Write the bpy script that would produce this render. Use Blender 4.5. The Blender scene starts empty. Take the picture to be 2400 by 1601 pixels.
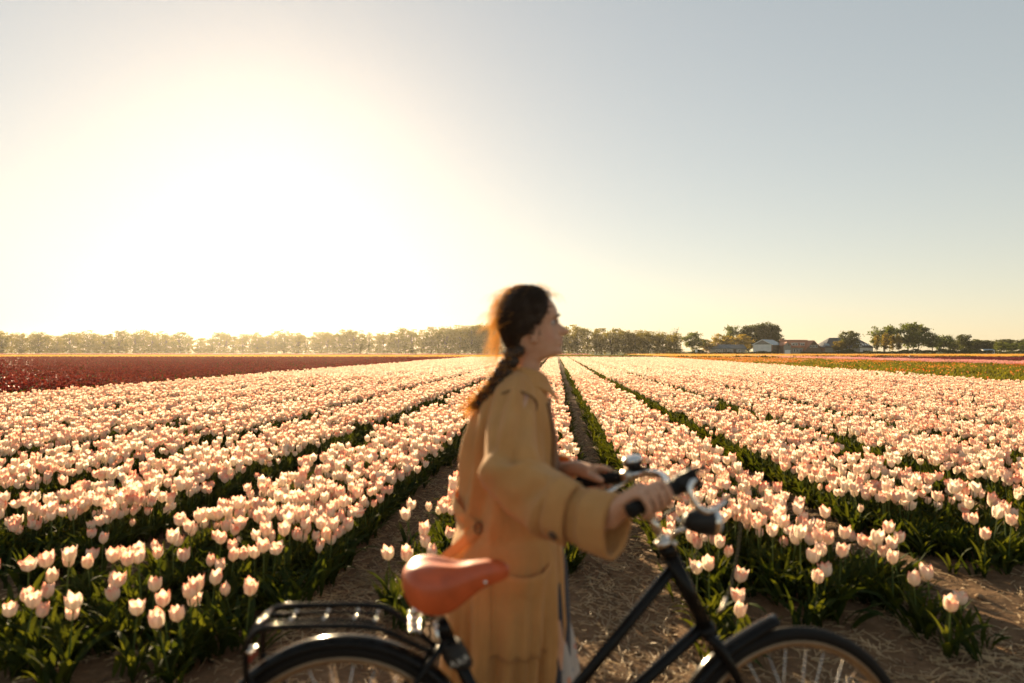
import bpy, bmesh, math, random
import numpy as np
from mathutils import Vector, Matrix, Quaternion
R = math.radians
random.seed(7)
rng = np.random.default_rng(11)
SC = bpy.context.scene
COL = SC.collection

# ------------------------------------------------------------------ camera, world, sun, exposure
CAM_H = 1.42
FPX = 1600.0                      # focal length in pixels of the 2400 px wide photograph (24 mm)
cam_d = bpy.data.cameras.new('camera')
cam = bpy.data.objects.new('camera', cam_d)
COL.objects.link(cam)
SC.camera = cam
cam_d.sensor_width = 36.0
cam_d.lens = 24.0
cam_d.clip_start = 0.05
cam_d.clip_end = 6000.0
cam.location = (0.0, 0.0, CAM_H)
cam.rotation_euler = (R(90.77), 0.0, 0.0)
cam_d.dof.use_dof = True
cam_d.dof.focus_distance = 17.0
cam_d.dof.aperture_fstop = 1.7

SUN_AZ = R(-19.5)                 # left of straight ahead
SUN_EL = R(13.2)
sun_dir = Vector((math.sin(SUN_AZ) * math.cos(SUN_EL), math.cos(SUN_AZ) * math.cos(SUN_EL), math.sin(SUN_EL)))
world = bpy.data.worlds.new('World')
SC.world = world
world.use_nodes = True
wn = world.node_tree
for n in list(wn.nodes):
    wn.nodes.remove(n)
w_out = wn.nodes.new('ShaderNodeOutputWorld')
w_bg = wn.nodes.new('ShaderNodeBackground')
w_sky = wn.nodes.new('ShaderNodeTexSky')
w_sky.sky_type = 'NISHITA'
w_sky.sun_disc = False
w_sky.sun_elevation = SUN_EL
w_sky.sun_rotation = SUN_AZ
w_sky.altitude = 0.0
w_sky.air_density = 1.0
w_sky.dust_density = 0.3
w_sky.ozone_density = 1.0
w_bg.inputs['Strength'].default_value = 0.099
w_tint = wn.nodes.new('ShaderNodeMix'); w_tint.data_type = 'RGBA'; w_tint.blend_type = 'MULTIPLY'      # warm evening white balance of the whole sky
w_tint.inputs[0].default_value = 1.0; w_tint.inputs[7].default_value = (1.11, 1.0, 0.87, 1.0)
w_gam = wn.nodes.new('ShaderNodeGamma'); w_gam.inputs['Gamma'].default_value = 0.50        # a softer, hazier sky all round
wn.links.new(w_sky.outputs[0], w_gam.inputs[0]); wn.links.new(w_gam.outputs[0], w_tint.inputs[6])
wn.links.new(w_tint.outputs[2], w_bg.inputs['Color'])
wn.links.new(w_bg.outputs[0], w_out.inputs['Surface'])

sun_l = bpy.data.lights.new('sun', 'SUN')
sun_l.energy = 5.0
sun_l.angle = R(0.6)
sun_l.color = (1.0, 0.75, 0.44)
sun_o = bpy.data.objects.new('sun', sun_l)
COL.objects.link(sun_o)
sun_o.location = (-40, 110, 25)
sun_o.rotation_euler = sun_dir.to_track_quat('Z', 'Y').to_euler()

SC.view_settings.view_transform = 'Standard'
SC.view_settings.look = 'None'
SC.view_settings.exposure = 1.7
SC.view_settings.gamma = 1.0
SC.view_settings.use_curve_mapping = False
SC.render.engine = 'CYCLES'
SC.cycles.use_denoising = True
SC.cycles.max_bounces = 6
SC.cycles.diffuse_bounces = 3
SC.cycles.glossy_bounces = 3
SC.cycles.transmission_bounces = 4
SC.cycles.volume_bounces = 0
SC.cycles.sample_clamp_indirect = 6.0
SC.cycles.use_adaptive_sampling = True

# ------------------------------------------------------------------ helpers
PITCH = R(0.77)
def at(px, py, Y):
    """point at depth Y seen at photo pixel (px, py)"""
    x = (px - 1200.0) / FPX
    yv = -(py - 800.5) / FPX
    fy = math.cos(PITCH) - yv * math.sin(PITCH)
    fz = math.sin(PITCH) + yv * math.cos(PITCH)
    k = Y / fy
    return Vector((x * k, Y, CAM_H + fz * k))
TH = R(3.65)                      # the flower rows run a little to the right of the view
CT, ST = math.cos(TH), math.sin(TH)
def row(u, v):
    return (u * CT + v * ST, -u * ST + v * CT)
def unrow(x, y):
    return (x * CT - y * ST, x * ST + y * CT)

def smooth01(x):
    x = np.clip(x, 0, 1)
    return x * x * (3 - 2 * x)

class MB:
    def __init__(self):
        self.v = []; self.f = []; self.m = []; self.n = 0
    def add(self, verts, faces, mat=0):
        verts = np.asarray(verts, float).reshape(-1, 3)
        self.v.append(verts)
        for f in faces:
            self.f.append([i + self.n for i in f]); self.m.append(mat)
        self.n += len(verts)
        return self
    def box(self, c, s, rot=None, mat=0):
        c = Vector(c); hx, hy, hz = s[0] / 2, s[1] / 2, s[2] / 2
        vs = []
        for dz in (-hz, hz):
            for dx, dy in ((-hx, -hy), (hx, -hy), (hx, hy), (-hx, hy)):
                p = Vector((dx, dy, dz))
                if rot is not None: p = rot @ p
                vs.append(tuple(c + p))
        fs = [(3, 2, 1, 0), (4, 5, 6, 7), (0, 1, 5, 4), (1, 2, 6, 5), (2, 3, 7, 6), (3, 0, 4, 7)]
        return self.add(vs, fs, mat)
    def tube(self, pts, rad, sides=10, caps=True, closed=False, squash=None, mat=0):
        pts = [Vector(p) for p in pts]; n = len(pts)
        if not hasattr(rad, '__len__'): rad = [rad] * n
        vs = []; fs = []; prev = None
        for i, p in enumerate(pts):
            if closed: t = pts[(i + 1) % n] - pts[i - 1]
            else: t = pts[min(i + 1, n - 1)] - pts[max(i - 1, 0)]
            if t.length < 1e-9: t = Vector((0, 0, 1))
            t.normalize()
            if prev is None:
                ref = Vector((0, 0, 1)) if abs(t.z) < 0.9 else Vector((0, 1, 0))
                a = t.cross(ref).normalized()
            else:
                a = (prev - t * prev.dot(t)).normalized()
            prev = a
            b = t.cross(a)
            for k in range(sides):
                an = 2 * math.pi * k / sides
                sa, sb = (1, 1) if squash is None else squash
                vs.append(tuple(p + a * (math.cos(an) * rad[i] * sa) + b * (math.sin(an) * rad[i] * sb)))
        m = n if closed else n - 1
        for i in range(m):
            for k in range(sides):
                j = (i + 1) % n
                fs.append((i * sides + k, i * sides + (k + 1) % sides, j * sides + (k + 1) % sides, j * sides + k))
        if caps and not closed:
            fs.append(tuple(range(sides))[::-1])
            fs.append(tuple((n - 1) * sides + k for k in range(sides)))
        return self.add(vs, fs, mat)
    def lathe(self, prof, M=None, sides=20, mat=0):
        vs = []; fs = []
        for r, z in prof:
            for k in range(sides):
                an = 2 * math.pi * k / sides
                p = Vector((r * math.cos(an), r * math.sin(an), z))
                if M is not None: p = M @ p
                vs.append(tuple(p))
        n = len(prof)
        for i in range(n - 1):
            for k in range(sides):
                fs.append((i * sides + k, i * sides + (k + 1) % sides, (i + 1) * sides + (k + 1) % sides, (i + 1) * sides + k))
        fs.append(tuple(range(sides))[::-1]); fs.append(tuple((n - 1) * sides + k for k in range(sides)))
        return self.add(vs, fs, mat)
    def grid(self, P, wrap=False, mat=0):
        """P: array (rows, cols, 3)"""
        P = np.asarray(P, float); r, c = P.shape[:2]; fs = []
        for i in range(r - 1):
            for k in range(c if wrap else c - 1):
                k2 = (k + 1) % c
                fs.append((i * c + k, i * c + k2, (i + 1) * c + k2, (i + 1) * c + k))
        return self.add(P.reshape(-1, 3), fs, mat)
    def sphere(self, c, r, seg=14, rings=8, mat=0):
        c = np.array(c, float); r = np.array(r if hasattr(r, '__len__') else (r, r, r), float)
        P = []
        for i in range(rings + 1):
            th = math.pi * min(max(i / rings, 0.002), 0.998)
            P.append([c + r * np.array((math.sin(th) * math.cos(2 * math.pi * k / seg), math.sin(th) * math.sin(2 * math.pi * k / seg), -math.cos(th))) for k in range(seg)])
        return self.grid(P, wrap=True, mat=mat)
    def mesh(self, name, mats=(), smooth=True):
        me = bpy.data.meshes.new(name)
        V = np.concatenate(self.v) if self.v else np.zeros((0, 3))
        me.from_pydata(V.tolist(), [], self.f)
        for m in mats: me.materials.append(m)
        if len(mats) > 1: me.polygons.foreach_set('material_index', self.m)
        if smooth: me.polygons.foreach_set('use_smooth', [True] * len(me.polygons))
        me.update()
        return me
    def build(self, name, mats, parent=None, smooth=True, angle=None):
        if not isinstance(mats, (list, tuple)): mats = [mats]
        me = self.mesh(name, mats, smooth)
        if angle is not None: me.set_sharp_from_angle(angle=R(angle))
        return put(name, me, parent)
def put(name, me, parent=None, loc=None):
    o = bpy.data.objects.new(name, me)
    COL.objects.link(o)
    if parent is not None: o.parent = parent
    if loc is not None: o.location = loc
    return o
def empty(name, loc=(0, 0, 0), rz=0.0):
    o = bpy.data.objects.new(name, None); COL.objects.link(o)
    o.location = loc; o.rotation_euler = (0, 0, rz); o.empty_display_size = 0.2
    return o
def tag(o, label=None, cat=None, group=None, kind=None):
    if label: o['label'] = label
    if cat: o['category'] = cat
    if group: o['group'] = group
    if kind: o['kind'] = kind
    return o
def spline(pts, n):
    """Catmull-Rom through pts"""
    P = [np.array(p, float) for p in pts]
    P = [2 * P[0] - P[1]] + P + [2 * P[-1] - P[-2]]
    m = len(P) - 3; out = []
    for i in range(n):
        s = i / (n - 1) * m; k = min(int(s), m - 1); t = s - k
        a, b, c, d = P[k:k + 4]
        out.append(0.5 * (2 * b + (c - a) * t + (2 * a - 5 * b + 4 * c - d) * t * t + (3 * b - a - 3 * c + d) * t ** 3))
    return out

# ------------------------------------------------------------------ materials
def new_mat(name):
    m = bpy.data.materials.new(name); m.use_nodes = True
    nt = m.node_tree
    for n in list(nt.nodes): nt.nodes.remove(n)
    out = nt.nodes.new('ShaderNodeOutputMaterial')
    return m, nt, out
def N(nt, t, **kw):
    n = nt.nodes.new(t)
    for k, v in kw.items():
        if k in n.inputs: n.inputs[k].default_value = v
        else: setattr(n, k, v)
    return n
def ramp(nt, fac, stops, interp='LINEAR'):
    n = nt.nodes.new('ShaderNodeValToRGB'); cr = n.color_ramp; cr.interpolation = interp
    while len(cr.elements) < len(stops): cr.elements.new(0.5)
    for e, (p, c) in zip(cr.elements, stops):
        e.position = p; e.color = (*c, 1) if len(c) == 3 else c
    nt.links.new(fac, n.inputs[0]); return n.outputs[0]
def mixc(nt, fac, a, b, mode='MIX'):
    n = nt.nodes.new('ShaderNodeMix'); n.data_type = 'RGBA'; n.blend_type = mode
    for s, v in ((0, fac), (6, a), (7, b)):
        if hasattr(v, 'links'): nt.links.new(v, n.inputs[s])
        else: n.inputs[s].default_value = v if s == 0 else ((*v, 1) if len(v) == 3 else v)
    return n.outputs[2]
def mathn(nt, op, a, b=None):
    n = nt.nodes.new('ShaderNodeMath'); n.operation = op
    for i, v in enumerate((a, b)):
        if v is None: continue
        if hasattr(v, 'links'): nt.links.new(v, n.inputs[i])
        else: n.inputs[i].default_value = v
    return n.outputs[0]
def noise(nt, scale, detail=4, rough=0.55, vec=None, w=None):
    n = nt.nodes.new('ShaderNodeTexNoise'); n.inputs['Scale'].default_value = scale
    n.inputs['Detail'].default_value = detail; n.inputs['Roughness'].default_value = rough
    if vec is not None: nt.links.new(vec, n.inputs['Vector'])
    return n.outputs['Fac']
def coords(nt, which='Object', scale=None):
    t = nt.nodes.new('ShaderNodeTexCoord'); o = t.outputs[which]
    if scale is not None:
        m = nt.nodes.new('ShaderNodeMapping'); m.inputs['Scale'].default_value = scale
        nt.links.new(o, m.inputs[0]); o = m.outputs[0]
    return o
def bump(nt, h, strength=0.3, dist=0.01):
    b = nt.nodes.new('ShaderNodeBump'); b.inputs['Strength'].default_value = strength; b.inputs['Distance'].default_value = dist
    nt.links.new(h, b.inputs['Height']); return b.outputs[0]
def simple(name, col, rough=0.6, metal=0.0, var=0.12, scale=30.0, bumps=0.0, bdist=0.002, spec=0.5, coat=0.0, sheen=0.0):
    """principled with procedural colour and roughness variation"""
    m, nt, out = new_mat(name)
    p = nt.nodes.new('ShaderNodeBsdfPrincipled')
    co = coords(nt)
    f = noise(nt, scale, 5, 0.6, co)
    a = tuple(c * (1 - var) for c in col); b = tuple(min(1, c * (1 + var)) for c in col)
    nt.links.new(ramp(nt, f, [(0.3, a), (0.7, b)]), p.inputs['Base Color'])
    nt.links.new(ramp(nt, f, [(0.25, (rough * 0.8,) * 3), (0.75, (min(1, rough * 1.2),) * 3)]), p.inputs['Roughness'])
    p.inputs['Metallic'].default_value = metal
    p.inputs['Specular IOR Level'].default_value = spec
    p.inputs['Coat Weight'].default_value = coat
    p.inputs['Coat Roughness'].default_value = 0.12
    p.inputs['Sheen Weight'].default_value = sheen
    if bumps: nt.links.new(bump(nt, f, bumps, bdist), p.inputs['Normal'])
    nt.links.new(p.outputs[0], out.inputs[0])
    return m
def leafy(name, c1, c2, trans, tw=0.45, rough=0.45, scale=2.0, gloss=0.25):
    """thin leaf: diffuse front, light passing through, a little gloss; colour differs from clump to clump"""
    m, nt, out = new_mat(name)
    p = nt.nodes.new('ShaderNodeBsdfPrincipled'); t = nt.nodes.new('ShaderNodeBsdfTranslucent')
    f = noise(nt, scale, 3, 0.6, coords(nt))
    oi = nt.nodes.new('ShaderNodeObjectInfo')
    f2 = mathn(nt, 'ADD', f, mathn(nt, 'MULTIPLY', mathn(nt, 'SUBTRACT', oi.outputs['Random'], 0.5), 0.35))
    c = ramp(nt, f2, [(0.25, c1), (0.75, c2)])
    nt.links.new(c, p.inputs['Base Color'])
    p.inputs['Roughness'].default_value = rough; p.inputs['Specular IOR Level'].default_value = gloss
    nt.links.new(mixc(nt, 1.0, c, trans, 'MULTIPLY'), t.inputs['Color'])
    mx = nt.nodes.new('ShaderNodeMixShader'); mx.inputs[0].default_value = tw
    nt.links.new(p.outputs[0], mx.inputs[1]); nt.links.new(t.outputs[0], mx.inputs[2])
    nt.links.new(mx.outputs[0], out.inputs[0])
    return m
def petal_mat(name, base, blush, deep, tw=0.5, amount=1.0):
    """petal: pale base, blush growing towards rim with fine streaks; stored petal coordinates pt = (t, w, rnd)"""
    m, nt, out = new_mat(name)
    p = nt.nodes.new('ShaderNodeBsdfPrincipled'); t = nt.nodes.new('ShaderNodeBsdfTranslucent')
    at_ = nt.nodes.new('ShaderNodeAttribute'); at_.attribute_name = 'pt'
    sp = nt.nodes.new('ShaderNodeSeparateColor'); nt.links.new(at_.outputs['Color'], sp.inputs[0])
    oi = nt.nodes.new('ShaderNodeObjectInfo')
    cb = nt.nodes.new('ShaderNodeCombineXYZ')
    nt.links.new(mathn(nt, 'MULTIPLY', sp.outputs[1], 9.0), cb.inputs[0])
    nt.links.new(mathn(nt, 'MULTIPLY', sp.outputs[0], 1.5), cb.inputs[1])
    nt.links.new(mathn(nt, 'ADD', mathn(nt, 'MULTIPLY', oi.outputs['Random'], 37.0), mathn(nt, 'MULTIPLY', sp.outputs[2], 21.0)), cb.inputs[2])
    st = noise(nt, 1.0, 3, 0.6, cb.outputs[0])
    k = mathn(nt, 'ADD', sp.outputs[0], mathn(nt, 'MULTIPLY', mathn(nt, 'SUBTRACT', st, 0.5), 1.3))
    k = mathn(nt, 'ADD', k, mathn(nt, 'MULTIPLY', mathn(nt, 'SUBTRACT', oi.outputs['Random'], 0.6), 0.55 * amount))
    c = ramp(nt, k, [(0.30, base), (0.80, blush), (1.0, deep)])
    nt.links.new(c, p.inputs['Base Color']); nt.links.new(c, t.inputs['Color'])
    p.inputs['Roughness'].default_value = 0.5; p.inputs['Specular IOR Level'].default_value = 0.25
    mx = nt.nodes.new('ShaderNodeMixShader'); mx.inputs[0].default_value = tw
    nt.links.new(p.outputs[0], mx.inputs[1]); nt.links.new(t.outputs[0], mx.inputs[2])
    nt.links.new(mx.outputs[0], out.inputs[0])
    return m

M = {}
M['petal_pink'] = petal_mat('petal_pink', (0.93, 0.83, 0.68), (0.93, 0.63, 0.50), (0.90, 0.34, 0.22), 0.55)
M['petal_red'] = petal_mat('petal_red', (0.13, 0.014, 0.012), (0.23, 0.022, 0.015), (0.32, 0.045, 0.02), 0.32)
M['petal_orange'] = petal_mat('petal_orange', (0.62, 0.34, 0.08), (0.66, 0.22, 0.035), (0.68, 0.10, 0.014))
M['petal_yellow'] = petal_mat('petal_yellow', (0.75, 0.48, 0.10), (0.78, 0.40, 0.06), (0.80, 0.32, 0.05))
M['petal_rose'] = petal_mat('petal_rose', (0.75, 0.42, 0.36), (0.72, 0.30, 0.30), (0.65, 0.20, 0.22))
M['petal_wine'] = petal_mat('petal_wine', (0.10, 0.012, 0.02), (0.15, 0.015, 0.025), (0.18, 0.02, 0.03), 0.3)
M['tulip_leaf'] = leafy('tulip_leaf', (0.014, 0.027, 0.008), (0.044, 0.060, 0.016), (3.0, 2.2, 0.5), 0.40, 0.7, 7.0, 0.05)
M['field_leaf'] = leafy('field_leaf', (0.07, 0.08, 0.018), (0.13, 0.13, 0.03), (2.0, 1.7, 0.5), 0.45, 0.7, 0.6, 0.04)
M['tulip_stem'] = leafy('tulip_stem', (0.08, 0.12, 0.035), (0.13, 0.17, 0.05), (1.6, 1.5, 0.6), 0.3, 0.45, 9.0)
M['pistil'] = simple('pistil', (0.45, 0.36, 0.10), 0.6, var=0.2, scale=200)
# ------------------------------------------------------------------ ground sheet with raised flower beds
PITCH_B, P0 = 1.52, 0.435         # spacing of the wheel paths, place of the bare path (u)
BED_FIRST, BED_LAST = -8, 10      # bed k lies between path k-1 and path k
FIELD_L = P0 + PITCH_B * (BED_FIRST - 1)
FIELD_R = P0 + PITCH_B * BED_LAST
FIELD_END = 104.0
BED_START = {-3: 4.9, -2: 3.9, -1: 3.6, 0: 4.35, 1: 4.0, 2: 4.8, 3: 5.0, 4: 5.2}
def vnoise(x, y, s, seed):
    """smooth value noise on numpy arrays"""
    x = np.asarray(x, float) * s; y = np.asarray(y, float) * s
    xi = np.floor(x); yi = np.floor(y); fx = smooth01(x - xi); fy = smooth01(y - yi)
    def h(a, b):
        q = np.sin(a * 127.1 + b * 311.7 + seed * 74.7) * 43758.5453
        return q - np.floor(q)
    return (h(xi, yi) * (1 - fx) + h(xi + 1, yi) * fx) * (1 - fy) + (h(xi, yi + 1) * (1 - fx) + h(xi + 1, yi + 1) * fx) * fy
def ground_z(u, v):
    u = np.asarray(u, float); v = np.asarray(v, float)
    ph = (u - P0) / PITCH_B; d = np.abs(ph - np.round(ph)) * PITCH_B          # distance from the nearest path
    bed = smooth01((d - 0.12) / 0.2)
    inside = smooth01((v - 3.1) / 0.8) * smooth01((u - FIELD_L + 0.3) / 0.3) * smooth01((FIELD_R + 0.3 - u) / 0.3)
    near = np.clip(1.6 - v / 14.0, 0.0, 1.0)
    z = 0.05 * bed * inside
    z = z + near * (0.035 * (vnoise(u, v, 1.6, 1) - 0.5) + 0.022 * (vnoise(u, v, 5.0, 2) - 0.5) + 0.014 * (vnoise(u, v, 14.0, 3) - 0.5))
    return z
def gz(u, v): return float(ground_z(np.array([u]), np.array([v]))[0])
far = np.array([0.3, 0.5, 0.8, 1.3, 2, 3.2, 5, 8, 13, 20, 32, 50, 80, 130, 210, 340, 550, 900, 1500])
gu = np.concatenate([-6.0 - far[::-1], np.arange(-6, 6.01, 0.055), 6.0 + far])
gv = np.concatenate([0.6 - far[::-1], np.arange(0.6, 12.01, 0.055), 12.0 + far])
GU, GV = np.meshgrid(gu, gv, indexing='ij')
GX = GU * CT + GV * ST; GY = -GU * ST + GV * CT
GZ = ground_z(GU, GV)
me = bpy.data.meshes.new('ground')
nv, nu = len(gv), len(gu)
V = np.stack([GX, GY, GZ], -1).reshape(-1, 3)
I = (np.arange(nu - 1)[:, None] * nv + np.arange(nv - 1)[None, :]).reshape(-1)
F = np.stack([I, I + nv, I + nv + 1, I + 1], -1)
me.from_pydata(V.tolist(), [], F.tolist())
me.polygons.foreach_set('use_smooth', [True] * len(me.polygons))
m, nt, out = new_mat('sandy_soil')
p = nt.nodes.new('ShaderNodeBsdfPrincipled')
co = coords(nt)
n1 = noise(nt, 0.9, 5, 0.6, co); n2 = noise(nt, 18.0, 6, 0.7, co); n3 = noise(nt, 90.0, 4, 0.6, co)
soil = ramp(nt, n2, [(0.25, (0.065, 0.036, 0.018)), (0.5, (0.135, 0.078, 0.040)), (0.8, (0.29, 0.18, 0.10))])
soil = mixc(nt, mathn(nt, 'MULTIPLY', n1, 0.5), soil, (0.18, 0.112, 0.062))
sx = nt.nodes.new('ShaderNodeSeparateXYZ'); nt.links.new(co, sx.inputs[0])
gfac = nt.nodes.new('ShaderNodeMapRange'); gfac.inputs['From Min'].default_value = 225; gfac.inputs['From Max'].default_value = 240
nt.links.new(sx.outputs[1], gfac.inputs[0])
grass = ramp(nt, n1, [(0.3, (0.045, 0.07, 0.02)), (0.7, (0.09, 0.12, 0.035))])
nt.links.new(mixc(nt, gfac.outputs[0], soil, grass), p.inputs['Base Color'])
p.inputs['Roughness'].default_value = 0.95; p.inputs['Specular IOR Level'].default_value = 0.1
hh = mathn(nt, 'ADD', mathn(nt, 'MULTIPLY', n2, 1.0), mathn(nt, 'MULTIPLY', n3, 0.35))
nt.links.new(bump(nt, hh, 0.9, 0.02), p.inputs['Normal'])
nt.links.new(p.outputs[0], out.inputs[0])
me.materials.append(m)
ground = tag(put('ground', me), 'brown sandy soil of the tulip field and its headland', 'ground', kind='structure')

# ------------------------------------------------------------------ loose straw and clods on the paths
M['straw'] = simple('straw', (0.46, 0.33, 0.18), 0.6, var=0.45, scale=3.0)
M['clod'] = simple('clod', (0.15, 0.10, 0.06), 0.95, var=0.4, scale=6.0, spec=0.1)
def fast_mesh(name, V, F, mat, smooth=False):
    me = bpy.data.meshes.new(name)
    V = np.asarray(V, np.float32); F = np.asarray(F, np.int32)
    k = F.shape[1]
    me.vertices.add(len(V)); me.vertices.foreach_set('co', V.ravel())
    me.loops.add(F.size); me.loops.foreach_set('vertex_index', F.ravel())
    me.polygons.add(len(F)); me.polygons.foreach_set('loop_start', np.arange(0, F.size, k, dtype=np.int32))
    me.polygons.foreach_set('loop_total', np.full(len(F), k, np.int32))
    if smooth: me.polygons.foreach_set('use_smooth', np.ones(len(F), bool))
    me.update(calc_edges=True); me.validate()
    if mat is not None: me.materials.append(mat)
    return me
def make_straw(name, label, n, area, lo, hi, rad, accept):
    cu = rng.uniform(area[0], area[1], n * 4); cv = area[2] + (area[3] - area[2]) * rng.uniform(0, 1, n * 4) ** 1.5
    ok = accept(cu, cv); cu = cu[ok][:n]; cv = cv[ok][:n]; n = len(cu)
    L = rng.uniform(lo, hi, n); az = rng.uniform(0, 2 * np.pi, n); el = np.abs(rng.normal(0.0, 0.22, n))
    bend = rng.normal(0, 0.18, n)
    V = np.zeros((n, 9, 3)); z0 = ground_z(cu, cv) + 0.004
    for s in range(3):
        tt = (s - 1) * 0.5
        a2 = az + bend * (s - 1)
        x = cu + np.cos(a2) * L * tt; y = cv + np.sin(a2) * L * tt
        z = np.maximum(z0 + np.sin(el) * L * (tt + 0.5), ground_z(x, y) + 0.002)
        for k in range(3):
            an = 2 * np.pi * k / 3
            r = rad * (0.7 + 0.6 * ((np.arange(n) * 7919 % 97) / 97.0))
            ox = -np.sin(a2) * np.cos(an) * r; oy = np.cos(a2) * np.cos(an) * r; oz = np.sin(an) * r
            X = x + ox; Y = y + oy
            V[:, s * 3 + k] = np.stack([X * CT + Y * ST, -X * ST + Y * CT, z + oz], -1)
    base = np.arange(n)[:, None] * 9
    fl = []
    for s in range(2):
        for k in range(3):
            k2 = (k + 1) % 3
            fl.append(base + np.array([[s * 3 + k, s * 3 + k2, s * 3 + 3 + k2, s * 3 + 3 + k]]))
    F = np.stack(fl, 1).reshape(-1, 4)
    return tag(put(name, fast_mesh(name, V.reshape(-1, 3), F, M['straw'])), label, 'straw', kind='stuff')
def path_d(u):
    ph = (u - P0) / PITCH_B; return np.abs(ph - np.round(ph)) * PITCH_B
make_straw('straw', 'loose pale straw strewn over the bare path between the beds', 14000, (-4.5, 5.5, 3.0, 16.0), 0.03, 0.10, 0.0019,
           lambda u, v: (path_d(u) < 0.26) & (rng.uniform(0, 1, len(u)) < 0.9 * smooth01((u + 2.6) / 1.2) + 0.25))
make_straw('headland_straw', 'tangled dry straw on the headland soil around the bicycle', 8500, (-3.2, 4.6, 1.2, 4.4), 0.02, 0.09, 0.0017,
           lambda u, v: (vnoise(u, v, 1.5, 9) * 0.7 + vnoise(u, v, 4.5, 12) * 0.55 + 0.12 * smooth01((u + 0.6) / 1.5) > rng.uniform(0.45, 1.0, len(u))))
nc = 2600
cu = rng.uniform(-3.4, 4.8, nc); cv = 1.0 + 6.0 * rng.uniform(0, 1, nc) ** 1.3
cr = np.clip(rng.lognormal(-4.7, 0.5, nc), 0.004, 0.03)
oct_v = np.array([(1, 0, 0), (0, 1, 0), (-1, 0, 0), (0, -1, 0), (0, 0, 0.7), (0, 0, -0.6), (0.7, 0.7, 0.35), (-0.7, 0.6, 0.3)], float)
oct_f = np.array([(0, 6, 4), (6, 1, 4), (1, 7, 4), (7, 2, 4), (2, 3, 4), (3, 0, 4), (0, 3, 5), (3, 2, 5), (2, 1, 5), (1, 0, 5), (1, 6, 0), (2, 7, 1)])
an = rng.uniform(0, 6.28, nc); jit = 1 + 0.35 * rng.uniform(-1, 1, (nc, 8, 3))
vv = oct_v[None] * jit * cr[:, None, None]
X = vv[..., 0] * np.cos(an)[:, None] - vv[..., 1] * np.sin(an)[:, None] + cu[:, None]
Y = vv[..., 0] * np.sin(an)[:, None] + vv[..., 1] * np.cos(an)[:, None] + cv[:, None]
Z = vv[..., 2] + (ground_z(cu, cv) + cr * 0.25)[:, None]
Vc = np.stack([X * CT + Y * ST, -X * ST + Y * CT, Z], -1).reshape(-1, 3)
Fc = (oct_f[None] + (np.arange(nc) * 8)[:, None, None]).reshape(-1, 3)
tag(put('soil_clods', fast_mesh('soil_clods', Vc, Fc, M['clod'], True)), 'small crumbs and clods of brown soil on the headland', 'soil', kind='stuff')

# ------------------------------------------------------------------ tulips
def petal_arrays(nt_, nw, H, Rm, tipR, whorl, k, seed, am=0.92, ruffle=0.06):
    r_ = np.random.default_rng(seed)
    t = np.linspace(0, 1, nt_ + 1)[:, None]; w = np.linspace(-1, 1, nw + 1)[None, :]
    prof = np.where(t < 0.5, Rm * np.sin(np.clip(t / 0.5, 0, 1) * np.pi / 2) ** 0.36, Rm + (tipR - Rm) * smooth01((t - 0.5) / 0.5))
    prof = np.maximum(prof, 0.005) * (0.93 if whorl else 1.0)
    al = am * (0.55 + 0.45 * smooth01(t / 0.35)) * np.clip(1 - np.clip((t - 0.50) / 0.50, 0, 1) ** 2.0, 0.16, 1)
    ph = 2 * np.pi * k / 3 + (np.pi / 3 if whorl else 0) + r_.normal(0, 0.08)
    a = ph + al * w
    rr = prof * (1 - 0.05 * w ** 2 * t) + ruffle * 0.035 * t * np.sin(3.5 * w + r_.uniform(0, 6)) + 0.002 * r_.normal() * t
    lean = r_.normal(0, 0.0025)
    z = H * (0.02 + 0.98 * t ** 0.9) * (1 - 0.07 * w ** 2 * t ** 2) * (1.0 + r_.normal(0, 0.07) + 0.03 * whorl) + 0 * w
    P = np.stack([np.cos(a) * rr + lean * t * math.cos(ph), np.sin(a) * rr + lean * t * math.sin(ph), z], -1)
    A = np.stack([t + 0 * w, np.abs(w) * 0.5 + 0.5 * (w > 0) + 0 * t, np.full(P.shape[:2], r_.uniform())], -1)
    return P, A
BLOOMS = [dict(H=0.075, Rm=0.031, tipR=0.028), dict(H=0.077, Rm=0.032, tipR=0.032), dict(H=0.071, Rm=0.032, tipR=0.035),
          dict(H=0.073, Rm=0.028, tipR=0.022), dict(H=0.080, Rm=0.031, tipR=0.033),
          dict(H=0.066, Rm=0.023, tipR=0.011), dict(H=0.064, Rm=0.035, tipR=0.049)]
NV = len(BLOOMS)
def grid_faces(r, c, off=0):
    I = (np.arange(r - 1)[:, None] * c + np.arange(c - 1)[None, :]).reshape(-1) + off
    return np.stack([I, I + 1, I + c + 1, I + c], -1)
def set_pt(me, A):
    at_ = me.color_attributes.new('pt', 'FLOAT_COLOR', 'POINT')
    at_.data.foreach_set('color', np.concatenate([A, np.ones((len(A), 1))], 1).astype(np.float32).ravel())
def petal_mesh(var, whorl, k, mat):
    P, A = petal_arrays(6, 4, whorl=whorl, k=k, seed=var * 10 + whorl * 3 + k, **BLOOMS[var])
    me = fast_mesh('petal', P.reshape(-1, 3), grid_faces(7, 5), mat, True)
    set_pt(me, A.reshape(-1, 3)); return me
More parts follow.
